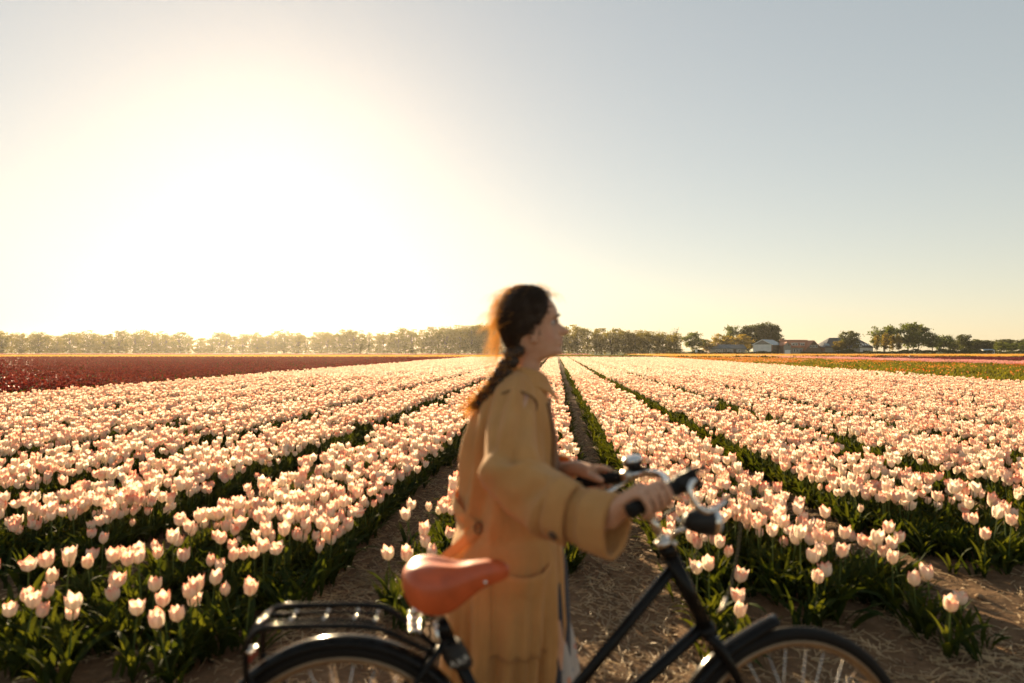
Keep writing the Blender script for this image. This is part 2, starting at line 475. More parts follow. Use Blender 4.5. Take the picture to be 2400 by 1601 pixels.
def leaf_arrays(L, W, az, lean, curl, n=6, seed=0, twist=0.3):
    """broad pointed leaf rising from the stem foot, curling outwards"""
    t = np.linspace(0, 1, n + 1)
    el = lean + (curl - lean) * t ** 1.3                           # angle from vertical
    ds = L / n
    rad = np.concatenate([[0], np.cumsum(np.sin(el[:-1]) * ds)]); z = np.concatenate([[0], np.cumsum(np.cos(el[:-1]) * ds)])
    wd = W * np.sin(np.clip(t * 0.93 + 0.07, 0, 1) * np.pi) ** 0.75
    rows = []
    for i in range(n + 1):
        c = np.array((math.cos(az) * rad[i], math.sin(az) * rad[i], z[i]))
        tw = twist * t[i]
        side = np.array((-math.sin(az) * math.cos(tw), math.cos(az) * math.cos(tw), math.sin(tw)))
        up = np.array((math.cos(az) * math.cos(el[i]), math.sin(az) * math.cos(el[i]), -math.sin(el[i])))
        rows.append([c + side * wd[i] - up * wd[i] * 0.35, c, c - side * wd[i] - up * wd[i] * 0.35])
    return np.array(rows)
LEAVES = [dict(L=0.25, W=0.019, lean=0.15, curl=1.0), dict(L=0.22, W=0.022, lean=0.40, curl=1.6), dict(L=0.19, W=0.015, lean=0.2, curl=0.8),
          dict(L=0.28, W=0.017, lean=0.35, curl=2.0)]
STEM_H = [0.25, 0.29, 0.21, 0.27, 0.32, 0.20, 0.26]
def stem_arrays(h, var, sides=5, n=4, r=0.0036):
    t = np.linspace(0, 1, n + 1); b = 0.02 * math.sin(var * 2.1)
    c = np.stack([b * t ** 2, 0.012 * math.cos(var) * t ** 2, h * t], -1)
    an = np.arange(sides) * 2 * np.pi / sides
    P = c[:, None, :] + np.stack([np.cos(an) * r, np.sin(an) * r, 0 * an], -1)[None] * (1.15 - 0.3 * t)[:, None, None]
    I = (np.arange(n)[:, None] * sides + np.arange(sides)[None]).reshape(-1); J = (np.arange(n)[:, None] * sides + (np.arange(sides)[None] + 1) % sides).reshape(-1)
    return P.reshape(-1, 3), np.stack([I, J, J + sides, I + sides], -1), c[-1]
def tulip_whole(name, var, lod, pmat, leaves=True, hscale=1.0):
    Vs = []; Fs = []; As = []; Ms = []; off = 0
    def add(P, Fa, A, mi):
        nonlocal off
        P = P.reshape(-1, 3); Vs.append(P); Fs.append(Fa + off); As.append(A.reshape(-1, 3) if A is not None else np.zeros((len(P), 3))); Ms.append(np.full(len(Fa), mi)); off += len(P)
    h = STEM_H[var] * hscale
    sp, sf, top = stem_arrays(h, var, 4 if lod else 5, 2 if lod else 4)
    if lod < 3: add(sp, sf, None, 1)
    nt_, nw = [(6, 4), (4, 2), (3, 2), (3, 1)][lod]
    for wh in ((0, 1) if lod < 3 else (0,)):
        for k in range(3):
            P, A = petal_arrays(nt_, nw, whorl=wh, k=k, seed=var * 10 + wh * 3 + k, am=0.92 if lod < 3 else 1.05, **BLOOMS[var])
            if lod == 3: P = P * np.array((1.12, 1.12, 1.05))
            add(P + top, grid_faces(nt_ + 1, nw + 1), A, 0)
    if leaves:
        nl = [5, 5, 3, 2][lod]
        for i in range(nl):
            d = LEAVES[(var + i) % 4]
            P = leaf_arrays(az=(1.35 if lod < 2 else 2.1) * i + var, n=[6, 5, 3, 2][lod], **d)
            if lod >= 2: P = P * np.array((1.2, 1.2, 1.0))
            add(P, grid_faces(P.shape[0], 3), None, 2)
    V = np.concatenate(Vs); F = np.concatenate(Fs)
    me = fast_mesh(name, V, F, None, True)
    for q in (pmat, M['tulip_stem'], M['tulip_leaf']): me.materials.append(q)
    me.polygons.foreach_set('material_index', np.concatenate(Ms).astype(np.int32))
    set_pt(me, np.concatenate(As))
    return me
PROTO = {}
def proto_collection(key, meshes):
    c = bpy.data.collections.new(key)
    for i, me_ in enumerate(meshes):
        o = bpy.data.objects.new('%s_%02d' % (key, i), me_); c.objects.link(o)
    ng = bpy.data.node_groups.new('scatter_' + key, 'GeometryNodeTree')
    ng.interface.new_socket('Geometry', in_out='INPUT', socket_type='NodeSocketGeometry')
    ng.interface.new_socket('Geometry', in_out='OUTPUT', socket_type='NodeSocketGeometry')
    gi = ng.nodes.new('NodeGroupInput'); go = ng.nodes.new('NodeGroupOutput')
    ci = ng.nodes.new('GeometryNodeCollectionInfo'); ci.inputs['Collection'].default_value = c
    ci.inputs['Separate Children'].default_value = True; ci.inputs['Reset Children'].default_value = True
    ip = ng.nodes.new('GeometryNodeInstanceOnPoints'); ip.inputs['Pick Instance'].default_value = True
    def na(name, typ):
        n = ng.nodes.new('GeometryNodeInputNamedAttribute'); n.data_type = typ; n.inputs['Name'].default_value = name
        return n.outputs['Attribute']
    ng.links.new(gi.outputs[0], ip.inputs['Points']); ng.links.new(ci.outputs[0], ip.inputs['Instance'])
    ng.links.new(na('idx', 'INT'), ip.inputs['Instance Index']); ng.links.new(na('rot', 'FLOAT_VECTOR'), ip.inputs['Rotation'])
    ng.links.new(na('scl', 'FLOAT'), ip.inputs['Scale']); ng.links.new(ip.outputs[0], go.inputs[0])
    PROTO[key] = ng
def scatter(name, key, P, rot, scl, idx):
    me = bpy.data.meshes.new(name); me.vertices.add(len(P)); me.vertices.foreach_set('co', np.asarray(P, np.float32).ravel())
    a = me.attributes.new('rot', 'FLOAT_VECTOR', 'POINT'); a.data.foreach_set('vector', np.asarray(rot, np.float32).ravel())
    a = me.attributes.new('scl', 'FLOAT', 'POINT'); a.data.foreach_set('value', np.asarray(scl, np.float32))
    a = me.attributes.new('idx', 'INT', 'POINT'); a.data.foreach_set('value', np.asarray(idx, np.int32))
    me.update()
    o = put(name, me)
    md = o.modifiers.new('scatter', 'NODES'); md.node_group = PROTO[key]
    return o
proto_collection('pink_tulip', [tulip_whole('pink_tulip', v, l, M['petal_pink']) for l in range(4) for v in range(NV)])

# every tulip of the pale pink field: hand-set ones at the bed ends, then lines of plants
HAND = {  # bloom centres in the photograph (2351 px wide view), by bed
 -1: [(310,1385),(397,1362),(398,1398),(160,1395),(58,1372),(88,1365),(72,1280),(28,1345),(22,1305),(115,1330),(178,1340),(132,1285),(235,1222),(155,1290),(190,1262),(215,1260),(240,1310),(265,1335),(290,1320),(330,1290),(375,1255),(425,1320),(445,1340),(470,1345),(435,1365),(505,1270),(540,1300),(565,1335),(610,1275),(570,1240),(530,1260),(480,1300),(330,1265),(250,1290),(400,1255),(430,1255),(100,1300),(45,1320),(300,1285),(350,1318),(590,1262),(625,1258),(545,1245),(470,1262),(210,1240),(290,1245),(655,1232),(690,1215),(640,1225),(500,1235),(450,1225),(360,1228),(410,1222)],
 0: [(905,1275),(940,1310),(935,1265),(965,1230),(990,1240),(1000,1260),(960,1190),(1015,1210),(930,1170),(985,1150),(1010,1175)],
 1: [(1695,1342),(1670,1365),(1630,1300),(1667,1292),(1600,1300),(1610,1255),(1640,1250),(1660,1240),(1590,1250),(1700,1200),(1775,1245),(1800,1200),(1815,1240),(1850,1235),(1870,1300),(1875,1270),(1895,1265),(1915,1278),(1890,1290),(1835,1265),(1985,1205),(2020,1215),(2000,1250),(2010,1230),(2040,1220),(2055,1230),(2065,1250),(2045,1275),(2100,1290),(2140,1290),(2170,1338),(2205,1322),(1745,1225),(1560,1235),(1575,1205),(1625,1225),(1650,1215),(1790,1222),(1840,1215),(1870,1225),(1900,1238),(1935,1245),(1960,1200),(1990,1225),(2025,1238),(1720,1190),(1770,1185),(1830,1190),(1900,1200)],
 2: [(2215,1165),(2250,1185),(2270,1195),(2305,1190),(2255,1210),(2310,1215),(2305,1135),(2330,1160)]}
pts = []   # (u, v, bed, scale)
for b, L_ in HAND.items():
    for (x, y) in L_:
        hz = 0.335 + random.uniform(-0.015, 0.015)
        Yd = FPX * (CAM_H - hz) / (y * 1.0208 - 822.0)
        u, v = unrow((x * 1.0208 - 1200) / FPX * Yd, Yd)
        pts.append((u, v, b, random.uniform(0.90, 1.06)))
for b in range(BED_FIRST, BED_LAST + 1):
    c = P0 + PITCH_B * (b - 0.5)
    v0 = BED_START.get(b, 5.0)
    for li, off in enumerate((-0.44, -0.265, -0.09, 0.09, 0.265, 0.44)):
        v = v0 + random.uniform(0, 0.15) + 0.35 * abs(math.sin(b * 3.7 + li * 2.2))
        while v < FIELD_END:
            dens = 23.0 if v < 14 else 15 if v < 30 else 9.0 if v < 60 else 6.0      # plants per metre of line
            front = min(1.0, 0.72 + (v - v0) / 2.0)
            v += random.expovariate(1.0) * 0.5 / (dens * front) + 0.5 / (dens * front)
            u = c + off + random.gauss(0, 0.038)
            if vnoise(u, v, 1.3, 20) < 0.13 and v < 30: continue
            x, y = row(u, v)
            if abs(x) > 0.80 * y + 1.6: continue
            s = random.uniform(0.80, 1.06) * (1.0 if v < 14 else 1.06 if v < 30 else 1.15 if v < 60 else 1.25)
            pts.append((u, v, b, s))
ARR = np.array(pts); NP_ = len(ARR)
AX = ARR[:, 0] * CT + ARR[:, 1] * ST; AY = -ARR[:, 0] * ST + ARR[:, 1] * CT
AZ = ground_z(ARR[:, 0], ARR[:, 1]) - 0.004
AV = rng.choice(NV, NP_, p=[.22, .20, .14, .15, .20, .06, .03])
AROT = np.stack([rng.normal(0, 0.085, NP_), rng.normal(0, 0.085, NP_), rng.uniform(0, 6.283, NP_)], -1)
PXs = 1200 + FPX * AX / AY; PYs = 822 + FPX * (CAM_H - 0.34) / AY
seen = (PXs > -20) & (PXs < 2420) & (PYs < 1605) & ~((PXs > 1060) & (PXs < 1320)) & ~((PXs > 960) & (PXs < 1200) & (PYs > 1300))
order = np.argsort(np.where(seen, AY, 1e9))
single = np.zeros(NP_, bool); single[order[:300]] = True

petals = {v: [petal_mesh(v, wh, k, M['petal_pink']) for wh in (0, 1) for k in range(3)] for v in range(NV)}
stem_me = {}; leaf_me = []; pist_me = None
for v in range(NV):
    sp, sf, top = stem_arrays(STEM_H[v], v, 6, 5)
    stem_me[v] = (fast_mesh('stem', sp, sf, M['tulip_stem'], True), top)
for d in LEAVES:
    P = leaf_arrays(az=0.0, n=7, **d); leaf_me.append(fast_mesh('leaf', P.reshape(-1, 3), grid_faces(8, 3), M['tulip_leaf'], True))
mb = MB().tube([(0, 0, -0.002), (0, 0, 0.012), (0, 0, 0.026)], [0.006, 0.005, 0.004], 6)
for k in range(6):
    a = k * 1.047
    mb.tube([(0.004 * math.cos(a), 0.004 * math.sin(a), 0.004), (0.009 * math.cos(a), 0.009 * math.sin(a), 0.024)], [0.001, 0.0018], 4)
pist_me = mb.mesh('bloom', [M['pistil']])
BEDSIDE = {-3: 'nearest the red field', -2: 'left of the rack bed', -1: 'beside the luggage rack', 0: 'behind the orange saddle', 1: 'behind the headlamp and front wheel', 2: 'beyond the right straw path', 3: 'at the right frame edge'}
front = {b: min((AY[i] for i in np.nonzero(single & (ARR[:, 2] == b))[0]), default=0) for b in BEDSIDE}
SPECIAL = {}
def special(px, py, label):
    d = (PXs - px * 1.0208) ** 2 + (PYs - py * 1.0208) ** 2
    d[~single] = 1e12
    SPECIAL[int(np.argmin(d))] = label
special(310, 1385, 'lone open pale pink tulip standing nearest, alone on bare stem at lower left')
special(58, 1372, 'plump pink tulip at lower left corner, front one of a touching pair')
special(160, 1395, 'pale half-closed tulip low in front of the bed at lower left')
special(2170, 1338, 'front tulip of the pair at the right end of the front wheel bed')
special(2205, 1322, 'rear tulip of the pair at the right end of the front wheel bed')
special(1695, 1342, 'upper of the two lone pale tulips just above the front mudguard')
special(1670, 1365, 'lower of the two lone pale tulips just above the front mudguard')
special(905, 1275, 'large pink tulip at the left front corner of the bed behind the saddle')
for i in np.nonzero(single)[0]:
    b = int(ARR[i, 2]); v = int(AV[i])
    e = bpy.data.objects.new('tulip', None); COL.objects.link(e); e.empty_display_size = 0.05
    e.location = (AX[i], AY[i], AZ[i]); e.rotation_euler = AROT[i]; e.scale = (ARR[i, 3],) * 3
    lab = SPECIAL.get(int(i))
    if lab: tag(e, lab, 'tulip')
    else: tag(e, 'pale pink tulip at the near end of the bed ' + BEDSIDE.get(b, 'out at the side'), 'tulip', 'near tulips of the bed ' + BEDSIDE.get(b, 'out at the side'))
    sm, top = stem_me[v]
    def child(nm, me_, par, loc=None, rz=0.0, sc=None):
        o = bpy.data.objects.new(nm, me_); COL.objects.link(o); o.parent = par
        if loc is not None: o.location = loc
        if rz: o.rotation_euler = (0, 0, rz)
        if sc: o.scale = (sc,) * 3
        return o
    child('stem', sm, e)
    for k in range(5):
        child('leaf', leaf_me[(v + k) % 4], e, None, 1.35 * k + v + random.uniform(-0.4, 0.4), random.uniform(0.85, 1.15))
    bl = child('bloom', pist_me, e, top)
    for pm in petals[v]: child('petal', pm, bl)
ORD = {1: 'first', 2: 'second', 3: 'third', 4: 'fourth', 5: 'fifth', 6: 'sixth', 7: 'seventh', 8: 'eighth', 9: 'ninth', 10: 'tenth'}
LOD = np.where(AY < 9, 1, np.where(AY < 28, 2, 3))
for b in range(BED_FIRST, BED_LAST + 1):
    s = ~single & (ARR[:, 2] == b)
    o = scatter('tulip_bed', 'pink_tulip', np.stack([AX, AY, AZ], -1)[s], AROT[s], ARR[s, 3], (LOD * NV + AV)[s])
    side = '%s bed to the right of the bare wheel path' % ORD[b] if b > 0 else '%s bed to the left of the bare wheel path' % ORD[1 - b]
    tag(o, 'massed pale pink tulips, ' + side, 'tulip bed', 'beds of the pale pink field', 'stuff')

# flowerless leaf tufts that fill the bed ends and edges
def tuft_mesh(seed):
    r_ = np.random.default_rng(seed); Vs = []; Fs = []; off = 0
    for i in range(8):
        P = leaf_arrays(r_.uniform(0.15, 0.27), r_.uniform(0.009, 0.017), r_.uniform(0, 6.28), r_.uniform(0.1, 0.6), r_.uniform(0.7, 2.0), 5, twist=r_.normal(0, 0.5))
        P = P + np.array((r_.normal(0, 0.03), r_.normal(0, 0.03), 0)); Vs.append(P.reshape(-1, 3)); Fs.append(grid_faces(6, 3) + off); off += 18
    return fast_mesh('tulip_tuft', np.concatenate(Vs), np.concatenate(Fs), M['tulip_leaf'], True)
proto_collection('tulip_tuft', [tuft_mesh(70 + i) for i in range(4)])
for b in range(-4, 5):
    c = P0 + PITCH_B * (b - 0.5); v0 = BED_START.get(b, 5.0) - 0.15; n = int((11 - v0) * 40)
    v = v0 + (11 - v0) * rng.uniform(0, 1, n) ** 1.5; u = c + rng.uniform(-0.48, 0.50, n)
    n2 = 420; v2 = 8 + 36 * rng.uniform(0, 1, n2) ** 1.4; u2 = c + rng.choice([-1, 1], n2) * rng.uniform(0.40, 0.60, n2)
    u = np.concatenate([u, u2]); v = np.concatenate([v, v2])
    hh_ = np.array([(p_[0], p_[1]) for p_ in pts if p_[2] == b and p_[1] < v0 + 0.4]).reshape(-1, 2)
    if len(hh_): hh_ = np.repeat(hh_, 2, 0) + rng.normal(0, 0.055, (len(hh_) * 2, 2)); u = np.concatenate([u, hh_[:, 0]]); v = np.concatenate([v, hh_[:, 1]])
    x = u * CT + v * ST; y = -u * ST + v * CT
    k = np.abs(x) < 0.8 * y + 1; x = x[k]; y = y[k]; u = u[k]; v = v[k]; n = len(x)
    if n < 5: continue
    side = '%s bed right of the bare path' % ORD[b] if b > 0 else '%s bed left of the bare path' % ORD[1 - b]
    tag(scatter('tulip_leaves', 'tulip_tuft', np.stack([x, y, ground_z(u, v) - 0.004], -1), np.stack([rng.normal(0, .15, n), rng.normal(0, .15, n), rng.uniform(0, 6.28, n)], -1), rng.uniform(0.75, 1.2, n), rng.integers(0, 4, n)),
        'tangle of narrow dark green tulip leaves under the ' + side, 'leaves', kind='stuff')

# a single dark red stray among the pink ones beside the bare path
stray = empty('tulip'); x, y = row(0.27, 5.55)
stray.location = (x, y, gz(0.27, 5.55)); tag(stray, 'single dark red tulip among the pale ones at the edge of the bare path', 'tulip')
so = put('stem', stem_me[0][0], stray)
for k in range(3):
    lo = put('leaf', leaf_me[k], stray); lo.rotation_euler = (0, 0, 2.1 * k)
bl = put('bloom', pist_me, stray, stem_me[0][1])
for wh in (0, 1):
    for k in range(3): put('petal', petal_mesh(0, wh, k, M['petal_red']), bl)

# ------------------------------------------------------------------ the other fields
def field(name, label, key, umin, umax, vmin, vmax, dens, scale, clip=0.80, gap=None, lod0=0, nvar=5, kind='stuff'):
    """dens: list of (v limit, plants per square metre)"""
    us = []; vs = []; lo = vmin
    for hi, dn in dens:
        hi = min(hi, vmax)
        if hi <= lo: continue
        n = int((umax - umin) * (hi - lo) * dn)
        us.append(rng.uniform(umin, umax, n)); vs.append(rng.uniform(lo, hi, n)); lo = hi
    u = np.concatenate(us); v = np.concatenate(vs)
    if gap:
        ph = np.abs(u / gap - np.round(u / gap)) * gap; k = ph > 0.2; u = u[k]; v = v[k]
    x = u * CT + v * ST; y = -u * ST + v * CT
    k = (np.abs(x) < clip * y + 3); x = x[k]; y = y[k]; n = len(x)
    rot = np.stack([rng.normal(0, 0.1, n), rng.normal(0, 0.1, n), rng.uniform(0, 6.28, n)], -1)
    return tag(scatter(name, key, np.stack([x, y, 0 * x], -1), rot, rng.uniform(0.85, 1.15, n) * scale, rng.integers(0, nvar, n) + lod0), label, 'flower field', kind=kind)
proto_collection('red_tulip', [tulip_whole('red_tulip', v, 3, M['petal_red']) for v in range(5)])
field('red_tulip_field', 'dark red tulip field to the left beyond the pale pink beds', 'red_tulip', FIELD_L - 80, FIELD_L - 0.5, 9, 112,
      [(25, 34), (45, 22), (75, 13), (120, 9)], 1.25, clip=1.05, gap=1.5)
def patch_mesh(name, n, size, pmat, seed, leafy_share=1.0, spread=None, bloom_share=1.0):
    """a square metre or more of far flowers: small cups on stems above blades of leaf"""
    r_ = np.random.default_rng(seed); Vs = []; Fs = []; Ms = []; As = []; off = 0
    def add(P, Fa, mi, A=None):
        nonlocal off
        P = P.reshape(-1, 3); Vs.append(P); Fs.append(Fa + off); Ms.append(np.full(len(Fa), mi)); As.append(np.zeros((len(P), 3)) if A is None else A.reshape(-1, 3)); off += len(P)
    for i in range(n):
        c = np.array((r_.uniform(-size / 2, size / 2), r_.uniform(-size / 2, size / 2), 0.0)); h = r_.uniform(0.24, 0.36); s = r_.uniform(1.1, 1.6)
        if r_.uniform() < bloom_share:
            for k in range(3):
                P, A = petal_arrays(2, 1, 0.075, 0.032, 0.032, 0, k, int(r_.integers(9999)), 1.05)
                add(P * s + c + np.array((0, 0, h)), grid_faces(3, 2), 0, A)
        for q in range(2):
            if r_.uniform() > leafy_share: continue
            P = leaf_arrays(0.26, 0.03, r_.uniform(0, 6.28), 0.2, r_.uniform(0.6, 1.5), 2)
            add(P * r_.uniform(1.0, 1.4) + c, grid_faces(3, 3), 1)
    me = fast_mesh(name, np.concatenate(Vs), np.concatenate(Fs), None, True)
    me.materials.append(pmat); me.materials.append(M['field_leaf'])
    me.polygons.foreach_set('material_index', np.concatenate(Ms).astype(np.int32)); set_pt(me, np.concatenate(As))
    return me
def patches(key, pmat, n, size, **kw): proto_collection(key, [patch_mesh(key, n, size, pmat, 40 + i, **kw) for i in range(3)])
def patch_field(name, label, key, umin, umax, vmin, vmax, size, clip=1.1, share=1.0, jitter=0.3, pmask=None):
    us = np.arange(umin + size / 2, umax, size); vs = np.arange(vmin + size / 2, vmax, size)
    U, Vv = np.meshgrid(us, vs); u = U.ravel() + rng.uniform(-jitter, jitter, U.size) * size; v = Vv.ravel() + rng.uniform(-jitter, jitter, U.size) * size
    k = rng.uniform(0, 1, len(u)) < share
    if pmask is not None: k &= pmask(u, v)
    u = u[k]; v = v[k]
    x = u * CT + v * ST; y = -u * ST + v * CT; k = np.abs(x) < clip * y + 8; x = x[k]; y = y[k]; n = len(x)
    rot = np.zeros((n, 3)); rot[:, 2] = rng.integers(0, 4, n) * math.pi / 2 + TH
    return tag(scatter(name, key, np.stack([x, y, 0 * x], -1), rot, np.full(n, 1.0), rng.integers(0, 3, n)), label, 'flower field', kind='stuff')
patches('orange_patch', M['petal_orange'], 46, 2.0, bloom_share=0.75)
patches('green_patch', M['petal_orange'], 52, 2.0, bloom_share=0.06)
patches('yellow_patch', M['petal_yellow'], 70, 3.0, bloom_share=0.95)
patches('rose_patch', M['petal_rose'], 60, 2.5)
patches('wine_patch', M['petal_wine'], 60, 2.5)
FR = FIELD_R + 0.7
patch_field('orange_tulip_field', 'orange tulips in flower on the strip right of the pale pink field', 'orange_patch', FR, FR + 21, 20, 112, 2.0, pmask=lambda u, v: (rng.uniform(0, 1, len(u)) < np.where(v > 68, 0.55, 0.05) * np.where(u < FR + 10, 1.0, 0.4)))
patch_field('green_tulip_field', 'green topped tulips with scattered orange heads on the right strip', 'green_patch', FR, FR + 21, 20, 112, 2.0, share=0.95)
patch_field('rose_tulip_field', 'narrow rose pink tulip strip beyond the orange one at the right', 'rose_patch', FR + 22, FR + 33, 40, 150, 2.5)
patch_field('wine_tulip_field', 'dark wine red tulip strip behind the rose pink strip at the right', 'wine_patch', FR + 35, FR + 66, 60, 170, 2.5)
patch_field('yellow_tulip_field', 'yellow orange tulip strip in front of the farmhouses', 'yellow_patch', 22, 175, 122, 225, 3.0, share=0.9)
patch_field('amber_tulip_field', 'thin amber tulip strip beyond the dark red field', 'yellow_patch', -190, -2, 118, 160, 3.0, share=0.9)
patch_field('fallow_green_field', 'green tulip leaves without flowers in a strip before the tree row', 'green_patch', -230, 20, 165, 180, 2.0, share=0.6)
patch_field('blush_tulip_field', 'faint pink tulip strip along the foot of the tree row', 'rose_patch', -290, 10, 205, 226, 2.5, share=0.7)
# ------------------------------------------------------------------ trees
M['bark'] = simple('bark', (0.075, 0.058, 0.042), 0.9, var=0.35, scale=2.5, spec=0.1)
M['leaf_olive'] = leafy('leaf_olive', (0.04, 0.058, 0.014), (0.09, 0.105, 0.026), (2.2, 2.0, 0.6), 0.45, 0.6, 0.35, 0.15)
M['leaf_gold'] = leafy('leaf_gold', (0.12, 0.10, 0.02), (0.22, 0.17, 0.035), (2.0, 1.7, 0.6), 0.5, 0.6, 0.35, 0.15)
M['leaf_dark'] = leafy('leaf_dark', (0.03, 0.038, 0.013), (0.07, 0.075, 0.024), (2.2, 2.0, 0.8), 0.4, 0.6, 0.35, 0.15)
def leaf_cards(C, size, r_, flat=0.0):
    """small folded leaf sprays, one at every centre"""
    n = len(C)
    a = r_.normal(size=(n, 3)); a /= np.linalg.norm(a, axis=1)[:, None]
    b = r_.normal(size=(n, 3)); b -= a * (a * b).sum(1)[:, None]; b /= np.linalg.norm(b, axis=1)[:, None]
    c = np.cross(a, b)
    s = size * r_.uniform(0.6, 1.3, n)[:, None]
    V = np.stack([C - a * s * 0.6, C - b * s * 0.35 + c * s * 0.1, C + a * s * 0.6, C + b * s * 0.35 + c * s * 0.1], 1)
    return V.reshape(-1, 3), np.arange(n * 4).reshape(n, 4)
def tree_meshes(seed, kind, leafmat, H=10.0):
    r_ = np.random.default_rng(seed); rr = random.Random(seed)
    mb = MB(); tips = []
    if kind == 'row':   th, rx, cz, rz, ncl, per, sz, sp = 0.34, 0.31, 0.57, 0.42, 56, 40, 0.42, 0.82
    elif kind == 'round': th, rx, cz, rz, ncl, per, sz, sp = 0.26, 0.40, 0.60, 0.40, 54, 52, 0.52, 0.85
    elif kind == 'poplar': th, rx, cz, rz, ncl, per, sz, sp = 0.10, 0.20, 0.50, 0.41, 64, 52, 0.48, 0.75
    elif kind == 'bush': th, rx, cz, rz, ncl, per, sz, sp = 0.10, 0.55, 0.50, 0.48, 46, 46, 0.8, 1.1
    elif kind == 'ivy': th, rx, cz, rz, ncl, per, sz, sp = 0.2, 0.16, 0.60, 0.40, 40, 44, 0.42, 0.7
    else: th, rx, cz, rz, ncl, per, sz, sp = 0.40, 0.26, 0.68, 0.32, 16, 12, 0.30, 0.9     # bare
    lx, ly = rr.uniform(-0.04, 0.04) * H, rr.uniform(-0.04, 0.04) * H
    tk = 0.02 * H
    mb.tube([(0, 0, -0.1), (lx * 0.3, ly * 0.3, th * H * 0.6), (lx, ly, th * H), (lx * 1.6, ly * 1.2, H * (cz + rz * 0.4)), (lx * 1.7, ly * 1.3, H * (cz + rz * 0.85))],
            [tk * 1.2, tk * 0.9, tk * 0.75, tk * 0.35, tk * 0.1], 7)
    cen = []
    for i in range(ncl):
        while True:
            q = r_.uniform(-1, 1, 3)
            d = np.linalg.norm(q)
            if d < 1 and d > 0.35: break
        wob = 1 + 0.25 * math.sin(q[0] * 5 + seed) * math.cos(q[1] * 4 + seed * 2)
        flat = 1.0 if kind != 'row' else (1.15 - 0.35 * abs(q[0]))
        c = np.array((lx + q[0] * rx * H * wob, ly + q[1] * rx * H * wob, H * (cz + q[2] * rz * flat)))
        c[2] = min(c[2], H * 0.985)
        cen.append(c)
    nl = {'row': 16, 'round': 12, 'poplar': 12, 'bush': 8, 'ivy': 8}.get(kind, 34)
    for i in range(nl):
        c = cen[i % ncl]; z0 = H * rr.uniform(th * 0.7, th + 0.25)
        st = np.array((lx * z0 / (th * H + 1e-6) * 0.8, ly * z0 / (th * H + 1e-6) * 0.8, z0))
        if c[2] < z0: st[2] = max(0.3, c[2] * 0.7)
        md = (st + c) / 2 + np.array((0, 0, 0.05 * H)) + r_.normal(0, 0.015 * H, 3)
        mb.tube([st, md, c], [tk * 0.45, tk * 0.28, tk * 0.08], 5)
        if kind == 'bare':
            for q in range(3):
                mb.tube([md, (md + c) / 2 + r_.normal(0, 0.03 * H, 3), c + r_.normal(0, 0.07 * H, 3)], [tk * 0.2, tk * 0.12, tk * 0.04], 4)
    C = np.concatenate([c + r_.normal(0, 1, (per, 3)) * np.array((sp, sp, sp * 0.6)) * 0.075 * H for c in cen])
    if kind == 'row':                       # thin epicormic growth down the trunk
        n2 = 260
        C = np.concatenate([C, np.stack([r_.normal(0, 0.13 * H, n2), r_.normal(0, 0.13 * H, n2), r_.uniform(0.02, th, n2) * H], -1)])
    C[:, 2] = np.clip(C[:, 2], 0.1, H)
    V, F = leaf_cards(C, sz * (H / 10.0), r_)
    return mb.mesh('trunk', [M['bark']]), fast_mesh('crown', V, F, leafmat, False)
TREES = {}
def tree_kind(key, kind, mat, n, H=10.0):
    TREES[key] = [tree_meshes(100 + i * 7 + len(key), kind, mat, H) for i in range(n)]
M['leaf_row'] = leafy('leaf_row', (0.055, 0.060, 0.014), (0.115, 0.108, 0.026), (2.4, 1.9, 0.5), 0.52, 0.6, 0.35, 0.1)
tree_kind('row', 'row', M['leaf_row'], 8)
tree_kind('round', 'round', M['leaf_olive'], 3)
tree_kind('gold', 'round', M['leaf_gold'], 3)
tree_kind('poplar', 'poplar', M['leaf_dark'], 3)
tree_kind('dark', 'round', M['leaf_dark'], 3)
tree_kind('bare', 'bare', M['leaf_olive'], 2)
tree_kind('ivy', 'ivy', M['leaf_gold'], 2)
def tree(key, X, Y, H, label, group=None, wide=1.0, name='tree', i=None, cat='tree'):
    v = TREES[key]; t, c = v[(random.randrange(len(v)) if i is None else i) % len(v)]
    e = empty(name, (X, Y, 0), random.uniform(0, 6.28)); k = H / 10.0
    e.scale = (k * wide, k * wide, k)
    put('trunk', t, e); put('crown', c, e)
    return tag(e, label, cat, group)
def tree_px(key, px, top, Y, label, group=None, wide=1.0, name='tree', i=None, cat='tree'):
    return tree(key, (px - 1200) / FPX * Y, Y, CAM_H + (822 - top) / FPX * Y, label, group, wide, name, i, cat)
# the long hazy row, in two staggered ranks
TOPS = [(0, 772), (60, 776), (170, 780), (300, 772), (420, 777), (480, 784), (560, 776), (620, 786), (660, 772), (740, 780), (790, 772), (900, 772), (960, 768), (1030, 766), (1120, 760), (1180, 764), (1320, 762), (1400, 764), (1460, 770), (1510, 776), (1570, 778)]
tx = [a for a, _ in TOPS]; ty = [b for _, b in TOPS]
px = -420.0; q = 0
while px < 1600:
    Yd = 268.0 - 18.0 * px / 1600.0 + (0 if q % 2 else 9)
    top = float(np.interp(px, tx, ty)) + random.uniform(-4, 10)
    tree_px('row', px, top, Yd, 'slender leafy tree standing in the long hazy row behind the fields', 'trees of the long hazy row', wide=random.uniform(0.9, 1.2))
    px += random.uniform(12, 23); q += 1
for px, top in ((1500, 776), (1545, 768), (1580, 766), (1568, 772)):
    tree_px('bare', px, top, 262, 'sparse nearly bare tree with thin twigs at the right end of the hazy row', 'bare trees at the row end', 0.8)
tree_px('round', 1623, 776, 286, 'broad tree with open lacy crown left of the long low bungalow', None, 1.15)
tree_px('gold', 1655, 795, 292, 'low golden bush-like tree just left of the bungalow gable', None, 1.3)
tree_px('gold', 1690, 782, 305, 'golden leafed tree rising behind the left half of the bungalow roof', None, 1.3)
